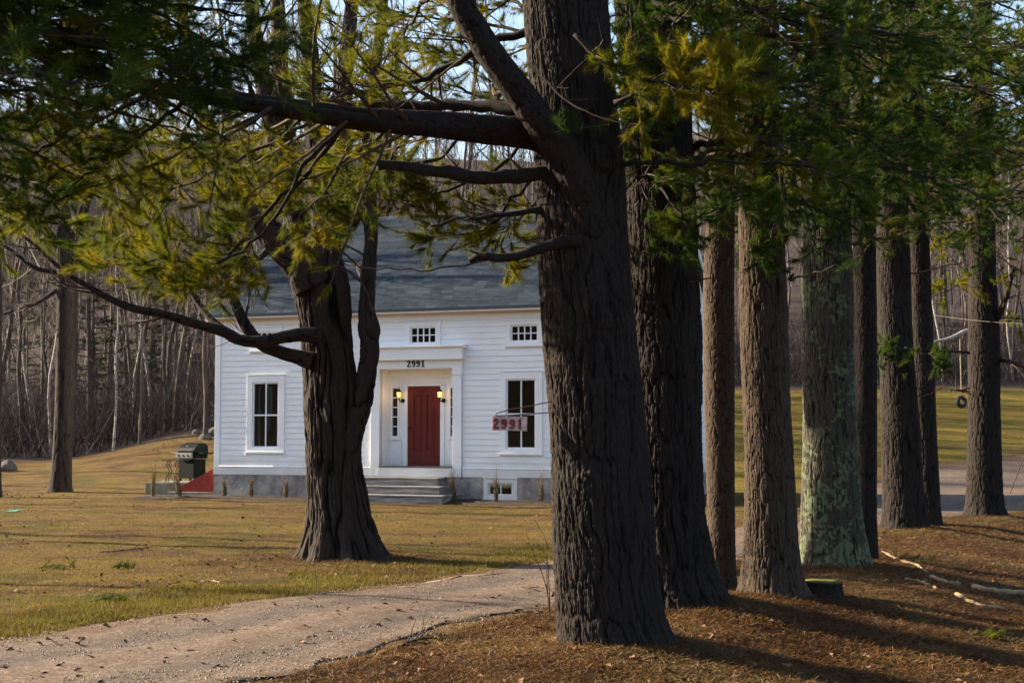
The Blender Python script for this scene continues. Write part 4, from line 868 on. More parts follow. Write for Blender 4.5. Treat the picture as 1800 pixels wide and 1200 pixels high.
make_trunk('T7', 'pine_tree', 'thick pine right of the lichened pine, standing on an orange needle mound', [(945, 1552, 1632), (900, 1553, 1626), (800, 1551, 1618), (700, 1549, 1612), (600, 1546, 1604), (500, 1543, 1600), (350, 1544, 1596), (150, 1546, 1590), (0, 1548, 1586)], 23.6, M_PINE, 260, 0.018, 0.020, 0.034, 0.27, 0.22, 0.18, 15, group=PG)
make_trunk('T8', 'pine_tree', 'narrower pine just behind and right of the mound pine', [(932, 1611, 1655), (850, 1609, 1650), (700, 1602, 1644), (500, 1597, 1636), (350, 1594, 1631), (150, 1592, 1626), (0, 1592, 1622)], 25.2, M_PINE, 150, 0.02, 0.014, 0.035, 0.15, 0.08, 0.2, 17, group=PG)
make_trunk('T9', 'pine_tree', 'last pine of the row, alone at the right with roots gripping the ground', [(915, 1697, 1765), (850, 1701, 1760), (700, 1703, 1757), (600, 1703, 1757), (450, 1705, 1750), (200, 1706, 1745), (0, 1708, 1742)], 27.7, M_PINE, 240, 0.02, 0.020, 0.034, 0.27, 0.28, 0.16, 19, group=PG)
# the row's next pine toward the camera stands left of the frame; its low boughs hang into the upper left corner
p0 = (-4.6, 7.6); z0 = gz1(*p0)
T_ = empty('pine_tree', (p0[0], p0[1], z0), 0, 'pine outside the frame whose dark blurred boughs hang in at upper left', 'tree', PG)
V, Q, h, lc = barktube([[0, 0, -0.1, .42], [0, 0, .5, .38], [0, 0, 5, .33], [0.1, 0, 9, .22], [0.1, 0, 14, .04]], 120, 0.05, 0.03, 0.06, 0.3, 23, 0.15, 0.3)
npmesh('trunk', V, [Q], M_PINE, T_, True, {'ridge': h, 'lichen': lc})
TREES['T0'] = dict(o=T_, off=A([p0[0], p0[1], z0]), Y=p0[1], r=np.random.default_rng(23))

# ------------------------------------------------------------------ pine boughs
ACC = {}
def acc(key):
    if key not in ACC: ACC[key] = dict(tw=MB(), P=[], D=[], far=[])
    return ACC[key]
def bough(key, pts, r0, r1, n2=14, L2=1.0, n3=6, L3=0.35, tf=4, side=7, part='limb', tr=(0.15, 1.0), up=0.1, seedoff=0, flat=0.35, sides=8, m=None, bare=False, droop=0.0, rough=0.0):
    """pts: world points. the limb is a part of its own; twigs and needles go to the tree's shared ones"""
    T = TREES[key]; rg = T['r']; off = T['off']
    P = resample([list(p) for p in pts], max(8, int(6 + 8 * np.linalg.norm(A(pts[-1]) - A(pts[0])))))
    if rough: P[1:-1] += rg.normal(size=(len(P) - 2, 3)) * rough
    R = np.linspace(r0, r1, len(P)) * (1 + 0.10 * rg.normal(size=len(P)) * (r0 > 0.02))
    mb = MB(); mb.tubes((P - off)[None], R[None], sides if r0 < 0.03 else 14)
    mb.build(part, m or M_LIMB, T['o'], True)
    a = acc(key)
    if n2 == 0: return P
    C2, R2 = grow(P[None], R[None], n2, rg, L2, max(0.006, r0 * 0.35), tr, (35, 75), up=up, wob=0.35, M=6, flat=flat)
    a['tw'].tubes(C2 - off, R2, 5)
    C3, R3 = grow(C2, R2, n3, rg, L3, 0.0045, (0.15, 1.0), (25, 60), up=up + 0.15, wob=0.3, M=4, flat=0.6, tip=0.5)
    a['tw'].tubes(C3 - off, R3, 3)
    if not bare:
        for Cx, k, t0 in ((C3, tf, 0.35), (C2[:, 3:], 2, 0.2)):
            B, Nn, _ = Cx.shape; idx = np.repeat(np.arange(B), k); t = rg.uniform(t0, 1.0, len(idx)); t[::k] = 1.0
            x = t * (Nn - 1); i = np.clip(x.astype(int), 0, Nn - 2); f = (x - i)[:, None]
            a['P'].append(Cx[idx, i] * (1 - f) + Cx[idx, i + 1] * f); a['D'].append(unit(unit(Cx[idx, i + 1] - Cx[idx, i]) + A([0, 0, 0.15 - droop])))
    return P
def px(lst, Y0, Y1=None):
    Y1 = Y0 if Y1 is None else Y1; n = len(lst)
    return [at(u, v, Y0 + (Y1 - Y0) * i / (n - 1)) for i, (u, v) in enumerate(lst)]

# nearest pine: limbs read off the photo
bough('T1', px([(930, 234), (760, 218), (640, 210), (540, 196), (440, 182), (330, 165), (250, 152), (150, 120), (40, 90), (-60, 60)], 11.2, 9.5), 0.055, 0.030, n2=26, L2=1.5, n3=7, L3=0.42, tf=4, rough=0.008)
bough('T1', px([(1000, 205), (900, 192), (830, 186), (740, 186), (640, 184), (560, 190)], 11.5, 12.2), 0.062, 0.032, n2=12, L2=1.3, n3=6, L3=0.4, rough=0.006)
def barklimb(key, rows, depth, cw, cl, seed, nth=110, part='limb', m=None):
    """rows (u, v, Y, radius in metres)"""
    T = TREES[key]; pr = [[*(at(u, v, Yq) - T['off']), r] for u, v, Yq, r in rows]
    V, Q, h, lc = barktube(pr, nth, 0.012, depth, cw, cl, seed); npmesh(part, V, [Q], m or M_PINE, T['o'], True, {'ridge': h, 'lichen': lc})
barklimb('T1', [(1062, 560, 11.34, .10), (1054, 480, 11.24, .15), (1040, 400, 11.16, .14), (1020, 330, 11.08, .14), (992, 272, 11.0, .135), (958, 225, 10.95, .125), (915, 165, 10.9, .115), (870, 105, 10.85, .11), (835, 50, 10.8, .105), (808, 0, 10.75, .10), (790, -80, 10.7, .095), (770, -200, 10.6, .10)], 0.010, 0.035, 0.10, 71, part='rising_limb')
barklimb('T1', [(1040, 262, 11.35, .16), (990, 246, 11.3, .15), (930, 234, 11.25, .13), (860, 228, 11.2, .118), (760, 218, 11.05, .105), (640, 210, 10.9, .092), (540, 196, 10.75, .080), (440, 182, 10.55, .072), (330, 165, 10.3, .060), (250, 152, 10.1, .050)], 0.008, 0.03, 0.09, 72, nth=90)
bough('T1', px([(870, 105), (835, 50), (808, 0), (790, -80)], 10.85, 10.7), 0.02, 0.02, n2=8, L2=1.2, n3=5, L3=0.4, bare=True, part='limb_core', rough=0.0)
bough('T1', px([(1010, 308), (950, 305), (900, 310), (850, 312), (800, 306), (750, 299), (700, 292), (664, 290)], 11.25, 10.9), 0.062, 0.038, n2=3, L2=0.3, n3=2, L3=0.15, bare=True, part='dead_limb', rough=0.006)
bough('T1', px([(980, 366), (930, 370), (880, 380), (830, 384), (790, 389), (757, 397)], 11.3, 11.0), 0.030, 0.011, n2=4, L2=0.5, n3=2, L3=0.2, bare=True, part='dead_limb', rough=0.008)
bough('T1', px([(1020, 424), (970, 430), (930, 444), (890, 452), (850, 452), (825, 458)], 11.05, 11.0), 0.052, 0.026, n2=2, L2=0.3, n3=2, L3=0.15, bare=True, part='dead_limb', rough=0.006)
bough('T1', px([(940, 447), (880, 455), (800, 468), (740, 477), (690, 472), (640, 470), (608, 462)], 11.3, 11.6), 0.010, 0.004, n2=4, L2=0.4, n3=3, L3=0.2, bare=True, part='thin_branch', m=M_TWIG, rough=0.01)
bough('T1', px([(1095, 290), (1150, 288), (1200, 287), (1300, 285), (1400, 290), (1440, 297)], 11.2, 11.0), 0.022, 0.008, n2=8, L2=0.7, n3=4, L3=0.3, tf=3, part='thin_branch', rough=0.01)
bough('T1', px([(940, 55), (870, 70), (800, 108), (740, 140), (690, 150), (600, 160), (500, 150)], 12.0, 12.6), 0.038, 0.014, n2=18, L2=1.0, n3=7, L3=0.4, bare=True, rough=0.012)
bough('T1', px([(928, 112), (965, 150), (1000, 180), (1040, 200), (1092, 217)], 10.7, 10.5), 0.009, 0.003, n2=6, L2=0.3, n3=3, L3=0.15, bare=True, part='broken_twig', m=M_WOODP, rough=0.006)
bough('T1', px([(975, 160), (1000, 130), (1030, 105), (1060, 70)], 10.7, 10.5), 0.005, 0.002, n2=4, L2=0.3, n3=2, L3=0.15, bare=True, part='broken_twig', m=M_WOODP, rough=0.006)
# long curved twig pair and foliage masses left of the trunk
bough('T1', px([(592, 235), (560, 280), (520, 325), (470, 370), (430, 420), (390, 460), (340, 490), (300, 480)], 11.4, 11.0), 0.022, 0.008, n2=16, L2=0.75, n3=6, L3=0.32, tf=4, tr=(0.45, 1), part='hanging_branch', rough=0.008)
bough('T1', px([(600, 225), (545, 275), (510, 335), (480, 390), (440, 430), (370, 465), (290, 455), (235, 470)], 11.0, 10.8), 0.020, 0.006, n2=14, L2=0.7, n3=6, L3=0.32, tf=5, tr=(0.5, 1), part='hanging_branch', rough=0.008)
fol = [([(560, 205), (480, 250), (380, 300), (280, 340), (180, 370)], 11.6, 12.0, 0.8), ([(440, 190), (380, 225), (300, 275), (200, 320), (130, 330)], 10.6, 10.3, 0.7), ([(330, 170), (260, 230), (170, 300), (80, 360)], 10.0, 9.6, 0.7), ([(250, 155), (170, 190), (90, 250), (0, 330), (-40, 380)], 9.8, 9.2, 0.8),
       ([(250, 155), (180, 120), (90, 90), (0, 30)], 9.8, 9.2, 0.8), ([(700, 215), (640, 260), (560, 310), (480, 330)], 12.2, 13.0, 0.8), ([(820, 225), (780, 270), (700, 310), (600, 335), (520, 370)], 12.4, 13.4, 0.8), ([(930, 240), (880, 290), (800, 330), (720, 360), (640, 385)], 12.2, 13.2, 0.8),
       ([(950, 300), (900, 350), (860, 400), (800, 410), (740, 400)], 12.3, 13.0, 0.6), ([(640, 210), (600, 280), (560, 350), (520, 390), (540, 410)], 12.3, 13.2, 0.6), ([(760, 218), (700, 260), (680, 320), (700, 370)], 11.8, 12.8, 0.6), ([(540, 196), (470, 280), (440, 350), (400, 380)], 12.0, 12.9, 0.7), ([(350, 165), (320, 240), (300, 330), (260, 400), (230, 430)], 11.2, 11.6, 0.7),
       ([(480, 185), (400, 235), (300, 235), (200, 250)], 12.2, 12.8, 0.7), ([(440, 180), (420, 110), (340, 60), (250, 30)], 11.2, 10.8, 0.8), ([(330, 160), (280, 90), (180, 40), (80, 10)], 10.4, 10.0, 0.8), ([(960, 330), (920, 380), (880, 430), (900, 450)], 12.4, 13.4, 0.5),
       ([(940, 60), (850, 40), (760, 30), (660, 20), (600, 40)], 12.6, 14.2, 0.8), ([(945, 130), (860, 115), (780, 90), (700, 75), (620, 100)], 12.8, 14.6, 0.8), ([(925, 10), (840, -15), (760, -25), (690, -10)], 12.4, 14.0, 0.8), ([(900, 190), (820, 160), (720, 130), (640, 140)], 12.8, 14.0, 0.7)]
for i, (l, a_, b_, L_) in enumerate(fol):
    bough('T1', px(l, a_, b_), 0.018, 0.005, n2=11, L2=L_, n3=6, L3=0.34, tf=4, part='branch', rough=0.012)
for l, a_, b_ in [([(1010, 60), (1060, 110), (1140, 140), (1230, 150), (1330, 140)], 10.9, 10.6), ([(1060, 90), (1130, 100), (1220, 120), (1300, 115)], 11.0, 11.2), ([(1080, 180), (1140, 165), (1220, 160), (1290, 180)], 10.9, 10.4)]:
    bough('T1', px(l, a_, b_), 0.02, 0.006, n2=12, L2=0.6, n3=6, L3=0.28, tf=5, part='branch', rough=0.01)

def crown(key, zlo, zhi, nb, Lm, azc=None, azs=180, n2=12, L2=0.9, n3=5, tf=3, r0=0.03, drop=0.25, avoid=None):
    """boughs leaving the stem at random headings between two heights"""
    T = TREES[key]; rg = T['r']; off = T['off']
    for i in range(nb):
        z = zlo + (zhi - zlo) * (i + rg.random()) / nb; az = RAD((azc if azc is not None else 0) + rg.uniform(-azs, azs)); L = Lm * rg.uniform(0.7, 1.15) * (1 - 0.03 * z)
        b = A([off[0], off[1], z]);
        if 'prof' in T: pr = A(T['prof']); b[0] = np.interp(z, pr[:, 2], pr[:, 0])
        d = A([cos(az), sin(az), 0.0]); q = rg.uniform(-0.15, 0.35)
        if avoid and avoid(b, d, L): continue
        pts = [b + d * L * t + A([0, 0, L * (q * t - drop * t * t * 1.4)]) + A([-d[1], d[0], 0]) * L * 0.12 * sin(3 * t + i) for t in (0, .25, .5, .75, 1)]
        bough(key, pts, r0 * rg.uniform(0.7, 1.3), 0.007, n2=n2, L2=L2, n3=n3, L3=0.34, tf=tf, part='branch', rough=0.012)
crown('T1', 5.3, 8.5, 16, 3.4, n2=10, n3=5, tf=3, r0=0.05)
crown('T2', 4.0, 6.2, 9, 2.6, azc=-40, azs=75, r0=0.03)
crown('T3', 4.3, 6.6, 7, 2.2, azc=-60, azs=100)
crown('T4', 4.1, 6.6, 9, 2.4, azc=-50, azs=100)
crown('T5', 4.8, 7.4, 10, 2.9, azc=-50, azs=110)
crown('T6', 4.9, 7.6, 7, 2.4, azc=-40, azs=110)
crown('T7', 5.3, 9.2, 11, 3.4, azc=-60, azs=120)
crown('T8', 5.6, 9.5, 7, 3.2, azc=-40, azs=120)
crown('T9', 5.8, 10.5, 13, 3.8, azc=-90, azs=130)
for kk, zl, zh, nn in (('T2', 4.2, 5.4, 4), ('T3', 4.6, 5.6, 4), ('T4', 4.1, 5.6, 6), ('T5', 4.9, 6.4, 6), ('T6', 5.0, 6.6, 4), ('T7', 5.4, 7.6, 6), ('T8', 5.6, 8, 5), ('T9', 6, 8.6, 7)):
    crown(kk, zl, zh, nn, 1.9, azc=-80, azs=70, n2=10, L2=0.8, n3=5, r0=0.02, drop=0.3)
crown('T0', 3.5, 6.8, 34, 3.6, azc=35, azs=50, n2=13, L2=1.0, n3=6, r0=0.026, drop=0.06)
crown('T0', 6.5, 11, 10, 3.5, n2=9)
crown('T0', 3.8, 9.5, 26, 4.0, azc=150, azs=80, n2=12, n3=5)  # out-of-view boughs added to shade the ones hanging into frame
crown('T9', 7.5, 11.0, 12, 3.6, azc=-70, azs=130)
crown('T8', 7.0, 10.0, 7, 3.0, azc=-40, azs=120)
crown('T0', 3.9, 5.6, 14, 3.6, azc=52, azs=26, n2=14, L2=1.0, n3=6, r0=0.02, drop=0.03)
crown('T0', 3.6, 5.2, 12, 3.4, azc=30, azs=30, n2=14, L2=1.0, n3=6, r0=0.02, drop=0.04)
# low boughs that reach in front of the row at right
for key, l, a_, b_ in [('T4', [(1340, 330), (1290, 355), (1230, 380), (1180, 400)], 14.0, 13.0), ('T4', [(1350, 300), (1380, 340), (1360, 400), (1345, 450)], 13.9, 13.2), ('T5', [(1455, 280), (1500, 330), (1480, 370), (1450, 400)], 17.2, 16.0), ('T5', [(1450, 310), (1400, 340), (1350, 370), (1300, 400)], 17.2, 15.8), ('T7', [(1575, 600), (1560, 610), (1552, 620), (1545, 640)], 23.3, 22.8), ('T7', [(1590, 610), (1620, 620), (1640, 625), (1650, 640)], 23.3, 22.9), ('T9', [(1725, 470), (1700, 490), (1670, 510), (1640, 520)], 27.4, 26.4), ('T9', [(1735, 440), (1770, 460), (1800, 480), (1840, 500)], 27.4, 26.8), ('T9', [(1730, 390), (1700, 410), (1660, 430), (1630, 440)], 27.4, 26.0), ('T9', [(1745, 560), (1790, 560), (1830, 570), (1860, 580)], 27.6, 27.0), ('T2', [(1160, 330), (1190, 370), (1210, 400), (1200, 430)], 12.9, 12.2), ('T2', [(1170, 270), (1230, 300), (1280, 330), (1310, 350)], 12.9, 12.0), ('T7', [(1575, 330), (1540, 350), (1500, 370), (1450, 380)], 23.3, 22.0), ('T8', [(1615, 300), (1660, 340), (1700, 360), (1740, 380)], 25.0, 23.8)]:
    bough(key, px(l, a_, b_), 0.016, 0.005, n2=9, L2=0.42 if key != 'T9' else 0.6, n3=5, L3=0.26, tf=4, part='branch', rough=0.008)
for key, l, a_, b_, r in [('T2', [(1200, 15), (1280, 33), (1340, 35), (1420, 45), (1560, 60), (1700, 70)], 12.6, 14.5, 0.034), ('T2', [(1150, -5), (1175, 15), (1200, 30), (1240, 45)], 12.5, 12.2, 0.03), ('T4', [(1360, 85), (1430, 70), (1500, 60), (1600, 66), (1720, 90)], 14.2, 15.5, 0.03), ('T5', [(1470, 100), (1540, 80), (1600, 50), (1650, 10)], 17.0, 16.0, 0.035), ('T4', [(1300, 285), (1350, 292), (1400, 300), (1450, 310), (1520, 330)], 14.0, 13.6, 0.018), ('T9', [(1755, 100), (1700, 105), (1620, 110), (1560, 120)], 27.2, 24, 0.05), ('T9', [(1750, 90), (1790, 80), (1840, 70)], 27.2, 26, 0.05)]:
    bough(key, px(l, a_, b_), r, r * 0.3, n2=12, L2=0.7, n3=5, L3=0.3, tf=4, part='limb', rough=0.012)
# bare stubs and dead twigs on the row
for key, l, Y_, r in [('T5', [(1500, 430), (1540, 422), (1590, 412), (1625, 405)], 17.3, 0.028), ('T4', [(1385, 490), (1430, 480), (1470, 465)], 14.2, 0.01), ('T7', [(1600, 480), (1650, 470), (1690, 462)], 23.4, 0.016), ('T9', [(1703, 620), (1680, 618), (1650, 616)], 27.5, 0.03), ('T9', [(1757, 632), (1790, 640), (1830, 665)], 27.5, 0.05), ('T9', [(1755, 560), (1765, 530), (1775, 500), (1782, 470)], 27.5, 0.06), ('T2', [(1230, 492), (1250, 488), (1290, 480)], 13.2, 0.008), ('T7', [(1604, 690), (1630, 670), (1650, 640)], 23.4, 0.012), ('T7', [(1604, 700), (1640, 690), (1665, 670)], 23.4, 0.012), ('T9', [(1703, 685), (1690, 687), (1672, 686)], 27.5, 0.04)]:
    bough(key, px(l, Y_, Y_ - 0.4), r, r * 0.4, n2=5, L2=0.45, n3=3, L3=0.2, bare=True, part='dead_limb', m=M_TWIG if r < 0.03 else M_LIMB, rough=0.01)
for key, a in ACC.items():
    T = TREES[key]; rg = T['r']; Yk = T['Y']
    a['tw'].build('twigs', M_TWIG, T['o'])
    P = np.concatenate(a['P']); D = np.concatenate(a['D'])
    inv = P[:, 2] < 1.75 + P[:, 1] * 0.36 + 0.5    # in or near the picture: fine needles; above it: fewer, broader ones
    V1, F1 = needles(P[inv] - T['off'], D[inv], rg, K=34, L=0.105, w=0.0036 if Yk < 16 else 0.005)
    V2, F2 = needles(P[~inv] - T['off'], D[~inv], rg, K=9, L=0.13, w=0.018)
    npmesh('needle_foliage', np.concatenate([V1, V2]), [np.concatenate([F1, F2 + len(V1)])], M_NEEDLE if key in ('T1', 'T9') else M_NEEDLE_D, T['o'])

# ------------------------------------------------------------------ the maple
MLO = at(604, 985, 19.2)
ml = empty('maple_tree', MLO, 0, 'thick old bare maple with shaggy ridged bark standing on the lawn before the house', 'tree')
def mpart(name, rows, Y, nth=120, ds=0.02, depth=0.03, cw=0.09, cl=0.9, seed=0, flare=0, fh=0.3, Y1=None, lich=0.1, lobes=6):
    pr = []; n = len(rows)
    for i, (u, v, w) in enumerate(rows):
        yy = Y + ((Y1 if Y1 else Y) - Y) * i / (n - 1); p = at(u, v, yy); pr.append([p[0] - MLO[0], p[1] - MLO[1], p[2] - MLO[2], w / 2 / F * yy])
    V, Q, h, lc = barktube(pr, nth, ds, depth, cw, cl, seed, flare, fh, shag=True, lich=lich, lobes=lobes)
    npmesh(name, V, [Q], M_MAPLE, ml, True, {'ridge': h, 'lichen': lc}); return A(pr)
mpart('trunk', [(600, 1000, 130), (600, 985, 122), (599, 960, 118), (597, 930, 112), (594, 900, 106), (590, 850, 99), (588, 800, 97), (588, 750, 99), (585, 700, 101), (580, 650, 96), (575, 600, 93), (571, 550, 94), (563, 500, 98), (560, 460, 84), (570, 420, 60), (580, 390, 50)], 19.2, 520, 0.014, 0.055, 0.085, 0.9, 31, 0.26, 0.30, lobes=7)
limbs = []
limbs.append(mpart('right_stem', [(596, 850, 50), (604, 800, 54), (616, 750, 50), (632, 710, 44), (643, 668, 36), (650, 625, 33), (650, 598, 34), (649, 574, 39), (645, 545, 29), (648, 500, 26), (652, 420, 24), (650, 340, 23), (648, 250, 22), (655, 150, 20), (668, 60, 18), (680, -60, 15)], 19.1, 120, 0.02, 0.016, 0.05, 0.3, 33, lich=0.2))
limbs.append(mpart('left_limb', [(548, 500, 70), (525, 460, 62), (495, 430, 56), (465, 395, 50), (440, 360, 44), (410, 310, 36), (385, 260, 28), (350, 180, 22), (330, 80, 16), (320, -40, 10)], 19.0, 140, 0.02, 0.025, 0.08, 0.6, 35, Y1=18.2))
limbs.append(mpart('upright_limb', [(545, 470, 56), (530, 420, 48), (512, 360, 40), (505, 290, 36), (500, 200, 32), (492, 110, 28), (488, 0, 24), (485, -100, 18)], 19.4, 120, 0.025, 0.02, 0.07, 0.5, 37, Y1=20.2))
limbs.append(mpart('upright_limb', [(575, 420, 52), (568, 350, 44), (560, 270, 40), (552, 180, 34), (545, 90, 30), (535, 0, 26), (528, -100, 18)], 19.3, 120, 0.025, 0.02, 0.07, 0.5, 38, Y1=19.0))
limbs.append(mpart('upright_limb', [(588, 410, 46), (596, 340, 38), (602, 250, 34), (604, 160, 30), (612, 70, 26), (622, -20, 22), (630, -100, 16)], 19.5, 110, 0.025, 0.02, 0.07, 0.5, 39, Y1=20.5))
limbs.append(mpart('upright_limb', [(500, 330, 34), (485, 260, 30), (470, 180, 32), (455, 100, 28), (442, 20, 24), (435, -80, 18)], 19.6, 90, 0.03, 0.02, 0.07, 0.5, 40, Y1=19.4))
limbs.append(mpart('dark_low_branch', [(560, 590, 28), (530, 588, 24), (500, 592, 22), (460, 600, 22), (420, 597, 20), (390, 582, 19), (340, 568, 16), (290, 553, 15), (240, 543, 14), (200, 528, 12), (150, 500, 10), (110, 475, 8), (60, 430, 6), (20, 400, 4)], 18.9, 50, 0.03, 0.008, 0.04, 0.2, 41, Y1=17.2))
limbs.append(mpart('low_branch', [(548, 634, 34), (520, 626, 26), (490, 618, 24), (460, 606, 23), (440, 585, 22), (425, 560, 21), (412, 530, 18), (400, 500, 15), (385, 470, 12), (360, 430, 10)], 18.9, 60, 0.025, 0.012, 0.05, 0.3, 42, Y1=18.6))
limbs.append(mpart('low_branch', [(425, 598, 17), (395, 580, 15), (370, 560, 13), (347, 530, 11), (315, 475, 10), (289, 433, 10), (265, 395, 8), (245, 340, 6)], 18.5, 40, 0.03, 0.006, 0.04, 0.2, 43, Y1=19.4))
limbs.append(mpart('low_branch', [(470, 440, 12), (440, 470, 10), (415, 487, 9), (380, 500, 6)], 18.4, 24, 0.03, 0.004, 0.04, 0.2, 44))
r_ = np.random.default_rng(77); tw = MB()
for li, L_ in enumerate(limbs):
    P = resample(L_, 14); low = li >= 6; nn = 7 if low else 18
    C2, R2 = grow(P[None, :, :3], P[None, :, 3], nn, r_, 1.0 if low else 1.6, 0.02, (0.35, 1), (30, 70), up=0.45, M=6, wob=0.5); tw.tubes(C2, R2, 5)
    C3, R3 = grow(C2, R2, 4, r_, 0.7, 0.008, (0.2, 1), (30, 65), up=0.4, M=5, wob=0.6); tw.tubes(C3, R3, 4)
    C4, R4 = grow(C3, R3, 3, r_, 0.35, 0.004, (0.2, 1), (30, 60), up=0.3, M=3, wob=0.5); tw.tubes(C4, R4, 3)
for row in ([(655, 560), (640, 500), (600, 470), (560, 455), (520, 470)], [(440, 370), (400, 400), (350, 420), (290, 400), (230, 420), (190, 400)], [(560, 300), (620, 260), (700, 240), (760, 250), (800, 230)], [(604, 160), (660, 110), (720, 90), (790, 100)], [(500, 200), (440, 170), (380, 180), (320, 150)], [(350, 180), (290, 190), (240, 230), (180, 230)]):
    P = resample([list(at(u, v, 19.0) - MLO) for u, v in row], 16); P[1:-1] += r_.normal(size=(14, 3)) * 0.02; Rr = np.linspace(0.022, 0.006, 16); tw.tubes(P[None], Rr[None], 6)
    C2, R2 = grow(P[None], Rr[None], 9, r_, 0.7, 0.008, (0.15, 1), (30, 70), up=0.2, M=6, wob=0.7); tw.tubes(C2, R2, 4); C3, R3 = grow(C2, R2, 3, r_, 0.35, 0.004, (0.2, 1), (30, 60), M=4, wob=0.6); tw.tubes(C3, R3, 3)
tw.build('twigs', M_TWIG, ml)
mb = MB(); q = at(566, 984, 18.9)
V = unit(rng.normal(size=(1, 3)))

# ------------------------------------------------------------------ far-left bare trees
def bare_big(name, rows, Y, m, label, seed, branches, nth=90):
    pr = trunk_profile([(v, u - w / 2, u + w / 2) for u, v, w in rows], Y); b = pr[1]; off = A(b[:3]); T_ = empty(name, off, 0, label, 'tree')
    V, Q, h, lc = barktube([[p[0] - off[0], p[1] - off[1], p[2] - off[2], p[3]] for p in pr], nth, 0.04, 0.02, 0.07, 0.5, seed, 0.06, 0.3)
    npmesh('trunk', V, [Q], m, T_, True, {'ridge': h, 'lichen': lc}); r_ = np.random.default_rng(seed); tw = MB()
    for pts, w0, w1, Y1 in branches:
        n = len(pts); P = resample([list(at(u, v, Y + (Y1 - Y) * i / (n - 1)) - off) for i, (u, v) in enumerate(pts)], 14); R = np.linspace(w0, w1, 14) / 2 / F * Y
        mb = MB(); mb.tubes(P[None], R[None], 9); mb.build('branch', M_LIMB, T_, True)
        C2, R2 = grow(P[None], R[None], 9, r_, 2.4, 0.035, (0.25, 1), (30, 65), up=0.35, M=6, wob=0.5); tw.tubes(C2, R2, 5)
        C3, R3 = grow(C2, R2, 5, r_, 1.3, 0.014, (0.2, 1), (30, 65), up=0.3, M=5, wob=0.6); tw.tubes(C3, R3, 4)
        C4, R4 = grow(C3, R3, 4, r_, 0.6, 0.008, (0.2, 1), (30, 60), up=0.2, M=3, wob=0.5); tw.tubes(C4, R4, 3)
    tw.build('twigs', M_GREY, T_); return T_
bare_big('bare_tree', [(106, 866, 42), (107, 845, 36), (109, 800, 33), (112, 700, 30), (114, 600, 29), (115, 500, 28), (115, 440, 30), (114, 400, 25), (112, 340, 15)], 41.0, M_MAPLE, 'dark bare tree with spreading forks at the left edge of the lawn', 45,
         [([(115, 440), (135, 400), (150, 360), (170, 290), (180, 200)], 22, 6, 40), ([(112, 450), (85, 410), (60, 380), (20, 350), (-20, 330)], 20, 6, 41), ([(118, 460), (160, 445), (200, 435), (245, 405), (270, 385), (300, 350)], 15, 5, 41), ([(112, 400), (108, 330), (100, 260), (90, 180)], 22, 7, 42), ([(120, 462), (190, 462), (240, 455), (290, 470)], 8, 3, 40), ([(110, 480), (60, 470), (20, 440), (-20, 420)], 10, 4, 41), ([(106, 505), (70, 530), (30, 545), (-20, 560)], 8, 3, 40)])
bare_big('bare_tree', [(-13, 886, 30), (-13, 800, 28), (-11, 700, 27), (-10, 600, 26), (-9, 400, 22)], 38.0, M_MAPLE, 'dark trunk cut by the left edge of the view', 46, [([(-4, 420), (20, 380), (40, 320), (60, 240)], 14, 4, 38)], 60)

# ------------------------------------------------------------------ woods behind
def bare_tree_mesh(seed, H, r0, n1=22, n2=5, n3=4, L1=3.0, lean=0.04, t0=0.25, sides=7, crook=0.05, a1=(25, 55)):
    r_ = np.random.default_rng(seed); N = 10; P = np.zeros((1, N, 3)); P[0, :, 2] = np.linspace(-0.4, H, N)
    P[0, :, :2] = np.cumsum(r_.normal(size=(N, 2)) * crook * H / N, 0) + r_.normal(size=2) * lean * np.linspace(0, H, N)[:, None]; P[0, 0, :2] = 0; P[0, 1, :2] *= 0.5
    R = (np.linspace(1, 0.12, N) ** 0.8 * r0)[None]
    tk = MB(); tk.tubes(resample(np.c_[P[0], R[0]], 18)[None, :, :3], resample(np.c_[P[0], R[0]], 18)[None, :, 3], sides)
    br = MB(); C1, R1 = grow(P, R, n1, r_, L1, r0 * 0.32, (t0, 0.98), a1, up=0.55, M=6, wob=0.4, taper=0.5); br.tubes(C1, R1, 4)
    C2, R2 = grow(C1, R1, n2, r_, L1 * 0.42, r0 * 0.12, (0.2, 1), (25, 60), up=0.4, M=4, wob=0.5); br.tubes(C2, R2, 3)
    if n3: C3, R3 = grow(C2, R2, n3, r_, L1 * 0.22, r0 * 0.06, (0.2, 1), (25, 60), up=0.3, M=3, wob=0.4); br.tubes(C3, np.maximum(R3, 0.004), 3)
    return tk, br
protos = []
for i in range(9):
    H = [15, 17, 13, 16, 18, 12, 14, 16, 15][i]; r0 = [0.08, 0.12, 0.055, 0.09, 0.15, 0.055, 0.07, 0.10, 0.065][i]
    birch = i in (5, 8); mt = M_BIRCH if birch else (M_GREYD if i % 3 == 1 else M_GREY)
    tk, br = bare_tree_mesh(100 + i, H, r0, crook=0.10 if i % 2 else 0.05, lean=0.05 if i % 3 else 0.02)
    T_ = empty('birch_tree' if birch else 'woodland_tree', (0, 0, -80)); tk.build('trunk', mt, T_, True); br.build('branches', M_GREY if not birch else M_GREYD, T_); protos.append(T_)
def dup(root, loc, rz, sc=1.0):
    r = root.copy(); C.objects.link(r); r.location = loc; r.rotation_euler = (0, 0, rz); r.scale = (sc, sc, sc)
    for ch_ in list(root.children):
        c_ = ch_.copy(); C.objects.link(c_); c_.parent = r
    return r
used = set(); rg = np.random.default_rng(321); k = 0
spots = [(-21.6, 50.0, 1, .9), (-18.2, 56.5, 8, 1), (-17.3, 56, 4, .95), (-15.4, 55, 5, 1), (-14.3, 54.6, 2, 1), (-11.4, 53.0, 1, .9), (-23.5, 54, 5, 1.2)]
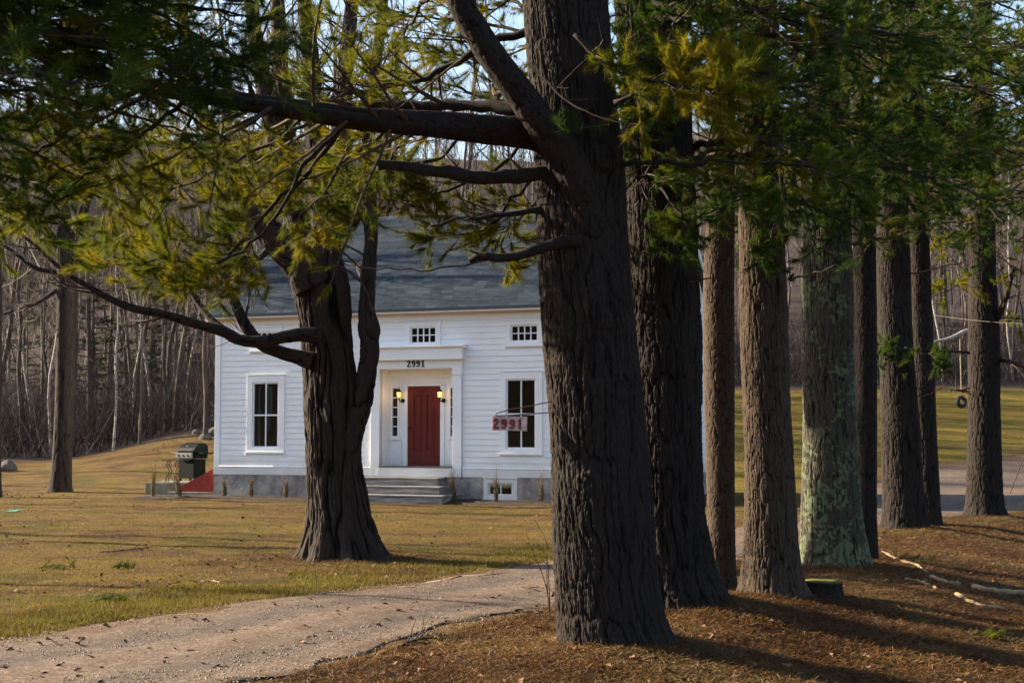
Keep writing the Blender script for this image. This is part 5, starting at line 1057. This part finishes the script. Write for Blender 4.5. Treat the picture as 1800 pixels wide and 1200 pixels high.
for _ in range(190):
    xx = rg.uniform(-30, 33); yy = rg.uniform(56, 84) if xx < 3 else rg.uniform(80, 104)
    if xx < 3: yy = max(yy, 55 + rg.random() * 4)
    else: xx *= 1.15
    spots.append((xx, yy, int(rg.integers(0, 9)) if rg.random() < 0.85 else int(rg.choice([5, 8])), rg.uniform(0.75, 1.25)))
for (xx, yy, pi_, sc) in spots:
    z = gz1(xx, yy); rz = rg.random() * 6.28
    if pi_ in used: r = dup(protos[pi_], (xx, yy, z), rz, sc)
    else: r = protos[pi_]; r.location = (xx, yy, z); r.rotation_euler = (0, 0, rz); r.scale = (sc,) * 3; used.add(pi_)
    side_, grp_ = ('in the woods left of and behind the house', 'left of the house') if xx < 3 else ('in the woods beyond the right meadow', 'beyond the meadow')
    if pi_ in (5, 8): tag(r, 'white barked birch ' + side_, 'birch tree', 'birches ' + grp_)
    elif pi_ % 3 == 1: tag(r, 'thicker dark barked leafless tree ' + side_, 'tree', 'dark bare trees ' + grp_)
    else: tag(r, 'slim pale grey leafless tree ' + side_, 'tree', 'pale bare trees ' + grp_)
# trees off the left edge of the picture: they break up the low sun on the lawn and house
for i, (xx, yy, pi_, sc) in enumerate([(-17, 26, 4, 1), (-22, 38, 1, 1), (-14.5, 19.5, 7, .9), (-27, 32, 4, 1), (-24, 47, 1, 1)]):
    tag(dup(protos[pi_], (xx, yy, gz1(xx, yy)), i * 1.7, sc), 'leafless grey tree outside the left edge of the view', 'tree', 'bare trees left of the lawn')
# the far wood reads as one mass
def mass(name, n, xr, yr, seeds, m, label, H=13, keep=lambda x, y: True):
    pm = []
    for sd in seeds:
        tk, br = bare_tree_mesh(sd, H, 0.11, n1=16, n2=4, n3=3, L1=2.8, sides=4, crook=0.09, t0=0.2)
        for q in (tk, br): pm.append((np.concatenate(q.V), [np.concatenate(f) for f in q.F.values() if f]))
    mb = MB(); np_ = len(seeds)
    for _ in range(n):
        x_, y_ = rg.uniform(*xr), rg.uniform(*yr)
        x_ = x_ * y_ / yr[1]
        if not keep(x_, y_): continue
        j = rg.integers(0, np_); a = rg.random() * 6.28; sc = rg.uniform(0.6, 1.3); ca, sa = cos(a) * sc, sin(a) * sc; z_ = gz1(x_, y_)
        for V, Fs in pm[2 * j:2 * j + 2]:
            mb.raw(np.stack([V[:, 0] * ca - V[:, 1] * sa + x_, V[:, 0] * sa + V[:, 1] * ca + y_, V[:, 2] * sc + z_], 1), Fs)
    return tag(mb.build(name, m), label, 'woods', kind='stuff')
mass('far_woods', 420, (-80, 80), (84, 170), (201, 202, 203), M_WOODS, 'distant brown grey mass of leafless woods on the hillside', keep=lambda x, y: not (x > 0 and y < 104))
mass('hill_woods', 300, (-210, 210), (170, 420), (204, 205), M_WOODS, 'far leafless woods covering the hills at the horizon', H=15)
# thicket at the edge of the woods
def thicket(name, n, fx, fy, h, label, seed):
    r_ = np.random.default_rng(seed); x_, y_ = fx(r_, n), fy(r_, n); z_ = gz(x_, y_) - 0.05; M_ = 5; P = np.zeros((n, M_, 3)); P[:, 0] = np.stack([x_, y_, z_], 1)
    d = unit(np.stack([r_.normal(size=n) * .35, r_.normal(size=n) * .35, np.ones(n)], 1)); L = h * r_.uniform(0.5, 1.4, n)
    for j in range(1, M_): d = unit(d + r_.normal(size=(n, 3)) * 0.16); P[:, j] = P[:, j - 1] + d * (L / (M_ - 1))[:, None]
    R = np.linspace(0.016, 0.006, M_)[None] * r_.uniform(0.6, 1.3, (n, 1)); mb = MB(); mb.tubes(P, R, 3)
    C2, R2 = grow(P, R, 4, r_, h * 0.4, 0.008, (0.2, 1), (20, 60), up=0.2, M=4, wob=0.5); mb.tubes(C2, R2, 3)
    C3, R3 = grow(C2, R2, 2, r_, h * 0.2, 0.005, (0.2, 1), (20, 60), up=0.1, M=3, wob=0.5); mb.tubes(C3, R3, 3)
    return tag(mb.build(name, M_BRUSH), label, 'undergrowth', kind='stuff')
thicket('left_undergrowth', 4200, lambda r, n: r.uniform(-30, 2, n), lambda r, n: 56 + 16 * r.random(n) ** 1.3, 3.0, 'tangled brown undergrowth at the edge of the woods beyond the lawn', 5)
thicket('right_undergrowth', 2600, lambda r, n: r.uniform(4, 40, n), lambda r, n: 81 + 12 * r.random(n) ** 1.5, 3.2, 'tangled reddish brown undergrowth along the top of the meadow', 6)
# evergreens among the bare trees
def evergreen(loc, H, label, seed, wide=0.22):
    T_ = empty('evergreen_tree', loc, 0, label, 'tree', 'dark evergreens in the woods'); r_ = np.random.default_rng(seed)
    P = np.zeros((1, 10, 3)); P[0, :, 2] = np.linspace(-.3, H, 10); R = np.linspace(0.16, 0.02, 10)[None]; mb = MB(); mb.tubes(P, R, 7); mb.build('trunk', M_GREYD, T_, True)
    C1, R1 = grow(P, R, 60, r_, H * wide * 1.6, 0.04, (0.12, 1), (70, 95), up=-0.1, M=5, wob=0.2, taper=0.85)
    C2, R2 = grow(C1, R1, 7, r_, H * 0.07, 0.015, (0.2, 1), (35, 60), up=0, M=3, flat=0.3); mb = MB(); mb.tubes(C1, R1, 4); mb.tubes(C2, R2, 3); mb.build('branches', M_GREYD, T_)
    Pp = C2[:, 1:].reshape(-1, 3); Dd = unit(np.repeat(C2[:, 2] - C2[:, 0], 2, 0)); V, Fc = needles(Pp, Dd, r_, K=12, L=0.30, w=0.03, back=0.2); npmesh('needle_foliage', V, [Fc], M_FARGREEN, T_)
for i, (u, v, Y_, H, lb) in enumerate([(160, 760, 70, 9, 'dark evergreen half hidden behind the left bare tree'), (330, 740, 74, 9.5, 'dark evergreen between birch stems left of the house'), (40, 760, 76, 11, 'dark evergreen at the left edge of the woods'), (265, 740, 80, 7, 'small dark evergreen deep in the left woods')]):
    p = at(u, v, Y_); evergreen((p[0], Y_, gz1(p[0], Y_)), H, lb, 300 + i)

# ------------------------------------------------------------------ sign, tyre swing and small things
sg_ = at(896, 744, 11.25)
sn = empty('number_sign', (0, 0, 0), 0, 'small weathered pinkish board with red number 2991 hanging from the nearest pine', 'sign')
w2, h2 = 61 / 2 / F * 11.25, 25 / 2 / F * 11.25
mb = MB(); mb.box(-w2, w2, -0.008, 0.008, -h2, h2); mb.box(-w2, w2, -0.011, -0.0085, h2 - 0.010, h2 - .002); mb.box(-w2, w2, -0.011, -0.0085, -h2 + .002, -h2 + 0.008); mb.box(w2 - 0.014, w2 - .008, -0.011, -0.0085, -h2 + .0085, h2 - .0105)
bd = mb.build('board', M_SIGN, sn, bevel=0.001); bd.location = sg_; bd.rotation_euler = (0, RAD(1.2), 0)
mb = MB()
for i, ch_ in enumerate('2991'): digit(mb, ch_, -w2 + 0.006 + i * 0.064 - (0.004 if i == 3 else 0), -h2 + 0.015, 0.077, -0.022, -0.009, bold=1.15, serif=False)
dg = mb.build('digits', M_SIGNRED, bd)
mb = MB(); pts = [at(u, v, 11.25) for u, v in ((985, 703), (960, 707), (930, 714), (900, 719), (880, 724), (872, 727), (870, 729), (874, 730.5), (890, 730), (920, 728), (950, 726), (985, 723))]
P = resample(pts, 40); mb.tube(P, 0.0045, 8)
for u in (872, 899, 914): mb.tube([at(u, 729.5, 11.25), at(u, 733, 11.25)], 0.0025, 5)
mb.build('bracket', M_RUST, sn, True)

ts = at(1690, 706, 60.0); r_t = 11.5 / F * 60
tsw = empty('tyre_swing', (ts[0], ts[1], ts[2]), RAD(25), 'black tyre swing on a long rope beyond the last pine', 'swing')
mb = MB(); th = np.linspace(0, 2 * pi, 33)[:-1]; q = np.linspace(0, 2 * pi, 13)[:-1]; rr_ = 0.085
V = np.stack([np.stack([(r_t - rr_ + rr_ * cos(b)) * np.cos(th), np.full(32, 1.1 * rr_ * sin(b)), (r_t - rr_ + rr_ * cos(b)) * np.sin(th)], 1) for b in q], 1).reshape(-1, 3)
I = np.arange(32 * 12).reshape(32, 12); J = np.roll(I, -1, 0); Q = np.stack([I, J, np.roll(J, -1, 1), np.roll(I, -1, 1)], -1).reshape(-1, 4); mb.raw(V, [Q]); mb.build('tyre', M_RUBBER, tsw, True)
lz = at(1690, 586, 60)[2] - ts[2]
mb = MB(); mb.tube([(0, 0, r_t - 0.08), (0.0, 0, r_t + 0.5), (-0.02, 0, lz)], 0.022, 6); mb.build('rope', M_ROPE, tsw)
st = empty('birch_tree', (at(1722, 700, 60.2)[0], 60.2, gz1(at(1722, 700, 60.2)[0], 60.2)), 0, 'birch behind the last pine whose long pale limb carries the tyre swing', 'birch tree')
o_ = A(st.location); mb = MB(); mb.tube([A([0, 0, -0.3]), (0, 0, 3), (0.1, 0, 6), (0, 0, 12)], [0.2, 0.17, 0.14, 0.04], 12); mb.build('trunk', M_BIRCH, st, True)
mb = MB(); mb.tube(resample([(0, 0, at(1722, 578, 60)[2] - o_[2] - .1), at(1702, 580, 60) - o_, at(1670, 594, 60) - o_, at(1645, 600, 60) - o_, at(1615, 606, 60) - o_], 14), np.linspace(0.10, 0.04, 14), 9); mb.build('limb', M_BIRCH, st, True)
r_ = np.random.default_rng(5); mb = MB(); PP = A([(0, 0, 3.0), (0.1, 0, 6), (0, 0, 9), (0, 0, 12)], float)[None]; C2, R2 = grow(PP, np.full((1, 4), .1), 14, r_, 2.5, .04, M=5, up=.4); mb.tubes(C2, R2, 4); C3, R3 = grow(C2, R2, 5, r_, 1, .012, M=4, up=.3); mb.tubes(C3, R3, 3); mb.build('branches', M_GREYD, st)
mb = MB(); xs = np.linspace(0, 1, 20); a_, b_ = at(1640, 553, 27.6), at(1980, 562, 24.0); cb = a_[None] * (1 - xs)[:, None] + b_[None] * xs[:, None]; cb[:, 2] -= 0.12 * 4 * xs * (1 - xs); mb.tube(cb, 0.004, 5); tag(mb.build('overhead_cable', simple('grey cable', (0.16, 0.16, 0.15))), 'thin pale cable strung past the last pine', 'cable')

def gp_(u, v):
    """ground point seen at a pixel"""
    Yv = 2500 * 1.75 / (v - 757)
    for _ in range(12): xx = (u - 900) / F * Yv; Yv = Yv + (2500 * (1.75 - gz1(xx, Yv)) / (v - 757) - Yv) * 0.7
    xx = (u - 900) / F * Yv; return A([xx, Yv, gz1(xx, Yv)])
def stick(name, pts, r, m, label, cat='stick', lift=0.6, n2=0, group=None, seed=0):
    W_ = A([gp_(u, v) for u, v in pts]); W_[:, 2] += np.asarray(r if np.ndim(r) else [r] * len(pts)) * lift; b = W_[0].copy(); T_ = empty(name, b, 0, label, cat, group)
    n = 4 * len(pts); r_ = np.random.default_rng(seed); P = resample(W_ - b, n); P[1:-1] += r_.normal(size=(n - 2, 3)) * 0.006; R = np.interp(np.linspace(0, 1, n), np.linspace(0, 1, len(pts)), r if np.ndim(r) else [r] * len(pts)) * (1 + .12 * r_.normal(size=n))
    mb = MB(); mb.tubes(P[None], R[None], 8)
    o = mb.build('stem', m, T_, True)
    if n2: mb = MB(); C2, R2 = grow(P[None], R[None], n2, r_, 0.35, 0.006, (0.1, 1), (30, 70), up=0.4, M=4); mb.tubes(C2, R2, 4); mb.build('twig', m, T_)
    return T_
stick('fallen_branch', [(1546, 968), (1580, 985), (1600, 990), (1625, 1005)], [.012, .02, .02, .02], M_WOODP, 'thin pale fallen branch at the foot of the slim dark pine', n2=2, seed=1)
stick('fallen_branch', [(1630, 1012), (1650, 1020), (1665, 1024), (1680, 1026)], 0.026, M_WOODP, 'short peeled piece in the line of fallen pale branches', seed=2)
stick('fallen_branch', [(1702, 1030), (1730, 1036), (1770, 1041), (1830, 1046)], 0.034, M_WOODP, 'thickest pale branch lying on the litter, running out at the right edge', seed=3)
stick('fallen_branch', [(1585, 1017), (1605, 1019), (1630, 1028), (1640, 1033)], 0.018, M_WOODP, 'small pale stick just below the thin fallen branch', seed=4)
stick('fallen_branch', [(1674, 1043), (1690, 1052), (1715, 1062), (1755, 1068)], [.03, .03, .026, .022], M_WOODP, 'pale stick with broken end, lowest of the fallen branches', seed=5)
stick('fallen_branch', [(1738, 1018), (1752, 1030), (1775, 1028)], 0.010, M_TWIG, 'thin dark twig above the thickest pale branch', n2=4, seed=6)
stick('fallen_twig', [(180, 968), (215, 966), (265, 960)], 0.010, M_TWIG, 'thin twig with upright shoots lying on the left lawn', 'twig', n2=5, seed=7)
stick('fallen_twig', [(360, 1018), (378, 1019), (393, 1021)], 0.010, M_WOODP, 'small pale twig on the lawn above the drive', 'twig', seed=8)
stick('fallen_twig', [(605, 1178), (640, 1174), (680, 1176)], 0.012, M_LIMB, 'dark twig on the needle bank at the bottom of the view', 'twig', n2=3, seed=9)
stick('fallen_twig', [(345, 1167), (370, 1166), (395, 1170)], 0.008, M_LIMB, 'dark twig lying on the gravel in the foreground', 'twig', n2=2, seed=10)
stick('fallen_twig', [(700, 1135), (730, 1122), (760, 1117), (780, 1110)], [.012, .014, .012, .008], M_LIMB, 'dark twigs along the edge between gravel and needle bank', 'twig', n2=10, seed=11)
stick('fallen_twig', [(905, 1072), (930, 1068), (950, 1078)], 0.016, M_LIMB, 'dark chunk of branch at the drive edge beside the nearest pine', 'twig', n2=3, seed=12)
stick('fallen_twig', [(530, 978), (515, 975), (505, 972)], 0.010, M_LIMB, 'short dark twig at the maple foot', 'twig', seed=13)
# stump
sp = gp_(1440, 1042); T_ = empty('tree_stump', sp, 0, 'low dark stump with yellow green moss on top, right of the straight grey pine', 'stump')
rS = 34 / F * sp[1]; V, Q, h, lc = barktube([[0, 0, -.08, rS * 1.05], [0, 0, 0.06, rS], [0, 0, 0.14, rS * .97]], 120, 0.01, 0.02, 0.05, 0.12, 51, 0.03, 0.1); npmesh('bark', V, [Q], M_PINE, T_, True, {'ridge': h, 'lichen': lc})
mb = MB(); mb.lathe([(rS * 1.0, 0.125), (rS * .96, 0.148), (rS * .6, 0.158), (rS * .2, 0.155)], (0, 0, 0), 40); mb.build('moss', M_MOSS, T_, True)
# sapling beside the nearest pine
sp = gp_(967, 1085); T_ = empty('sapling', sp, 0, 'thin leafless sapling against the left foot of the nearest pine', 'sapling'); mb = MB()
for l in ([(967, 1085), (962, 1040), (950, 1000), (935, 965), (925, 935)], [(967, 1085), (965, 1030), (962, 985), (945, 955)], [(962, 1040), (961, 990), (960, 950), (938, 910)]):
    P = resample([list(at(u, v, sp[1]) - sp) for u, v in l], 14); R = np.linspace(0.006, 0.002, 14); mb.tubes(P[None], R[None], 6); C2, R2 = grow(P[None], R[None], 3, np.random.default_rng(4), 0.15, .002, (.3, 1), (20, 45), up=.6, M=4); mb.tubes(C2, R2, 4)
mb.build('stems', M_TWIG, T_)
stick('broken_branch', [(914, 1032), (935, 1038), (955, 1042), (972, 1060)], [.006, .011, .015, .018], M_TWIG, 'curved brown broken branch leaning on the left foot of the nearest pine', lift=6, seed=15)
# leaning stake at the right
p_ = gp_(1768, 868); T_ = empty('leaning_stake', p_, 0, 'thin rusty stake leaning in the ground right of the last pine', 'stake'); mb = MB(); mb.tube([(0, 0, -.1), at(1800, 803, p_[1]) - p_], 0.014, 7); mb.build('rod', M_RUST, T_)
# green sprays broken from the pines, lying about
for i, (u, v, s_, lb) in enumerate([(105, 998, 1.2, 'larger broken pine spray lying on the left lawn'), (218, 998, 0.7, 'small pine spray lying on the lawn right of the larger one'), (198, 1056, 0.8, 'broken pine spray lying in the green verge'), (1590, 985, 1.5, 'dark green pine spray beside the lichened pine'), (1725, 1115, 0.8, 'bright green pine spray lying on the litter at lower right')]):
    p = gp_(u, v); T_ = empty('pine_spray', p, 0, lb, 'pine spray', 'broken pine sprays on the ground'); r_ = np.random.default_rng(700 + i)
    P = resample([(-0.18 * s_, 0, 0.02), (0, 0.03, 0.05), (0.2 * s_, 0, 0.03)], 8); R = np.linspace(.006, .003, 8); C2, R2 = grow(P[None], R[None], 8, r_, 0.16 * s_, .003, (0, 1), (30, 60), up=.3, M=4, flat=.4); mb = MB(); mb.tubes(P[None], R[None], 5); mb.tubes(C2, R2, 3); mb.build('twig', M_TWIG, T_)
    Pp = C2[:, 1:].reshape(-1, 3); V, Fc = needles(Pp, unit(np.repeat(C2[:, 3] - C2[:, 0], 3, 0) + A([0, 0, .2])), r_, K=24, L=.08, w=.004); npmesh('needles', V, [Fc], M_NEEDLE_D if i < 4 else M_NEEDLE, T_)
def rock(u, v, Yr, rx, ry, rz, seed, label, name='boulder'):
    p = at(u, v, Yr); z = gz1(p[0], Yr); th = np.linspace(0, pi, 14); ph = np.linspace(0, 2 * pi, 25)[:-1]; TH, PH = np.meshgrid(th, ph, indexing='ij')
    d = np.stack([np.sin(TH) * np.cos(PH), np.sin(TH) * np.sin(PH), np.cos(TH)], -1); k_ = 1 + 0.3 * (vn(d[..., 0] * 2 + seed, d[..., 1] * 2 + d[..., 2] * 1.7 + 9, seed) - .5) + .12 * (vn(d[..., 0] * 6 + seed, d[..., 1] * 6 + d[..., 2] * 5 + 9, seed) - .5)
    V = (d * k_[..., None] * A([rx, ry, rz])).reshape(-1, 3); I = np.arange(14 * 24).reshape(14, 24); J = np.roll(I, -1, 1); Q = np.stack([I[:-1], I[1:], J[1:], J[:-1]], -1).reshape(-1, 4)
    o = npmesh(name, V, [Q], M_STONE, None, True); o.location = (p[0], Yr, z + rz * .25); return tag(o, label, 'rock')
rock(14, 800, 50, 0.30, 0.28, 0.30, 3, 'rounded pale boulder at the lawn edge at far left')
for i, (u, Yr, r, lb) in enumerate([(362, 53, .22, 'small grey stone on the lawn crest left of the house corner'), (378, 54, .28, 'pale stone at the top of the bank beside the house corner'), (345, 54.5, .18, 'smallest stone on the bank crest left of the house'), (1562, 60, .3, 'grey stone on the meadow edge between two right pines')]):
    rock(u, 775, Yr, r, r, r * .8, 10 + i, lb, 'stone')
p_ = gp_(27, 898); mb = MB(); mb.raw([(-.16, -.08, .01), (.1, -.1, .02), (.17, .08, .05), (-.1, .1, .02), (-.16, -.08, -.0), (.1, -.1, .01), (.17, .08, .04), (-.1, .1, .01)], [[(0, 1, 2, 3), (7, 6, 5, 4), (0, 4, 5, 1), (1, 5, 6, 2), (2, 6, 7, 3), (3, 7, 4, 0)]]); o = mb.build('plastic_scrap', M_TEAL); o.location = p_; tag(o, 'teal plastic scrap lying on the lawn at far left', 'litter')
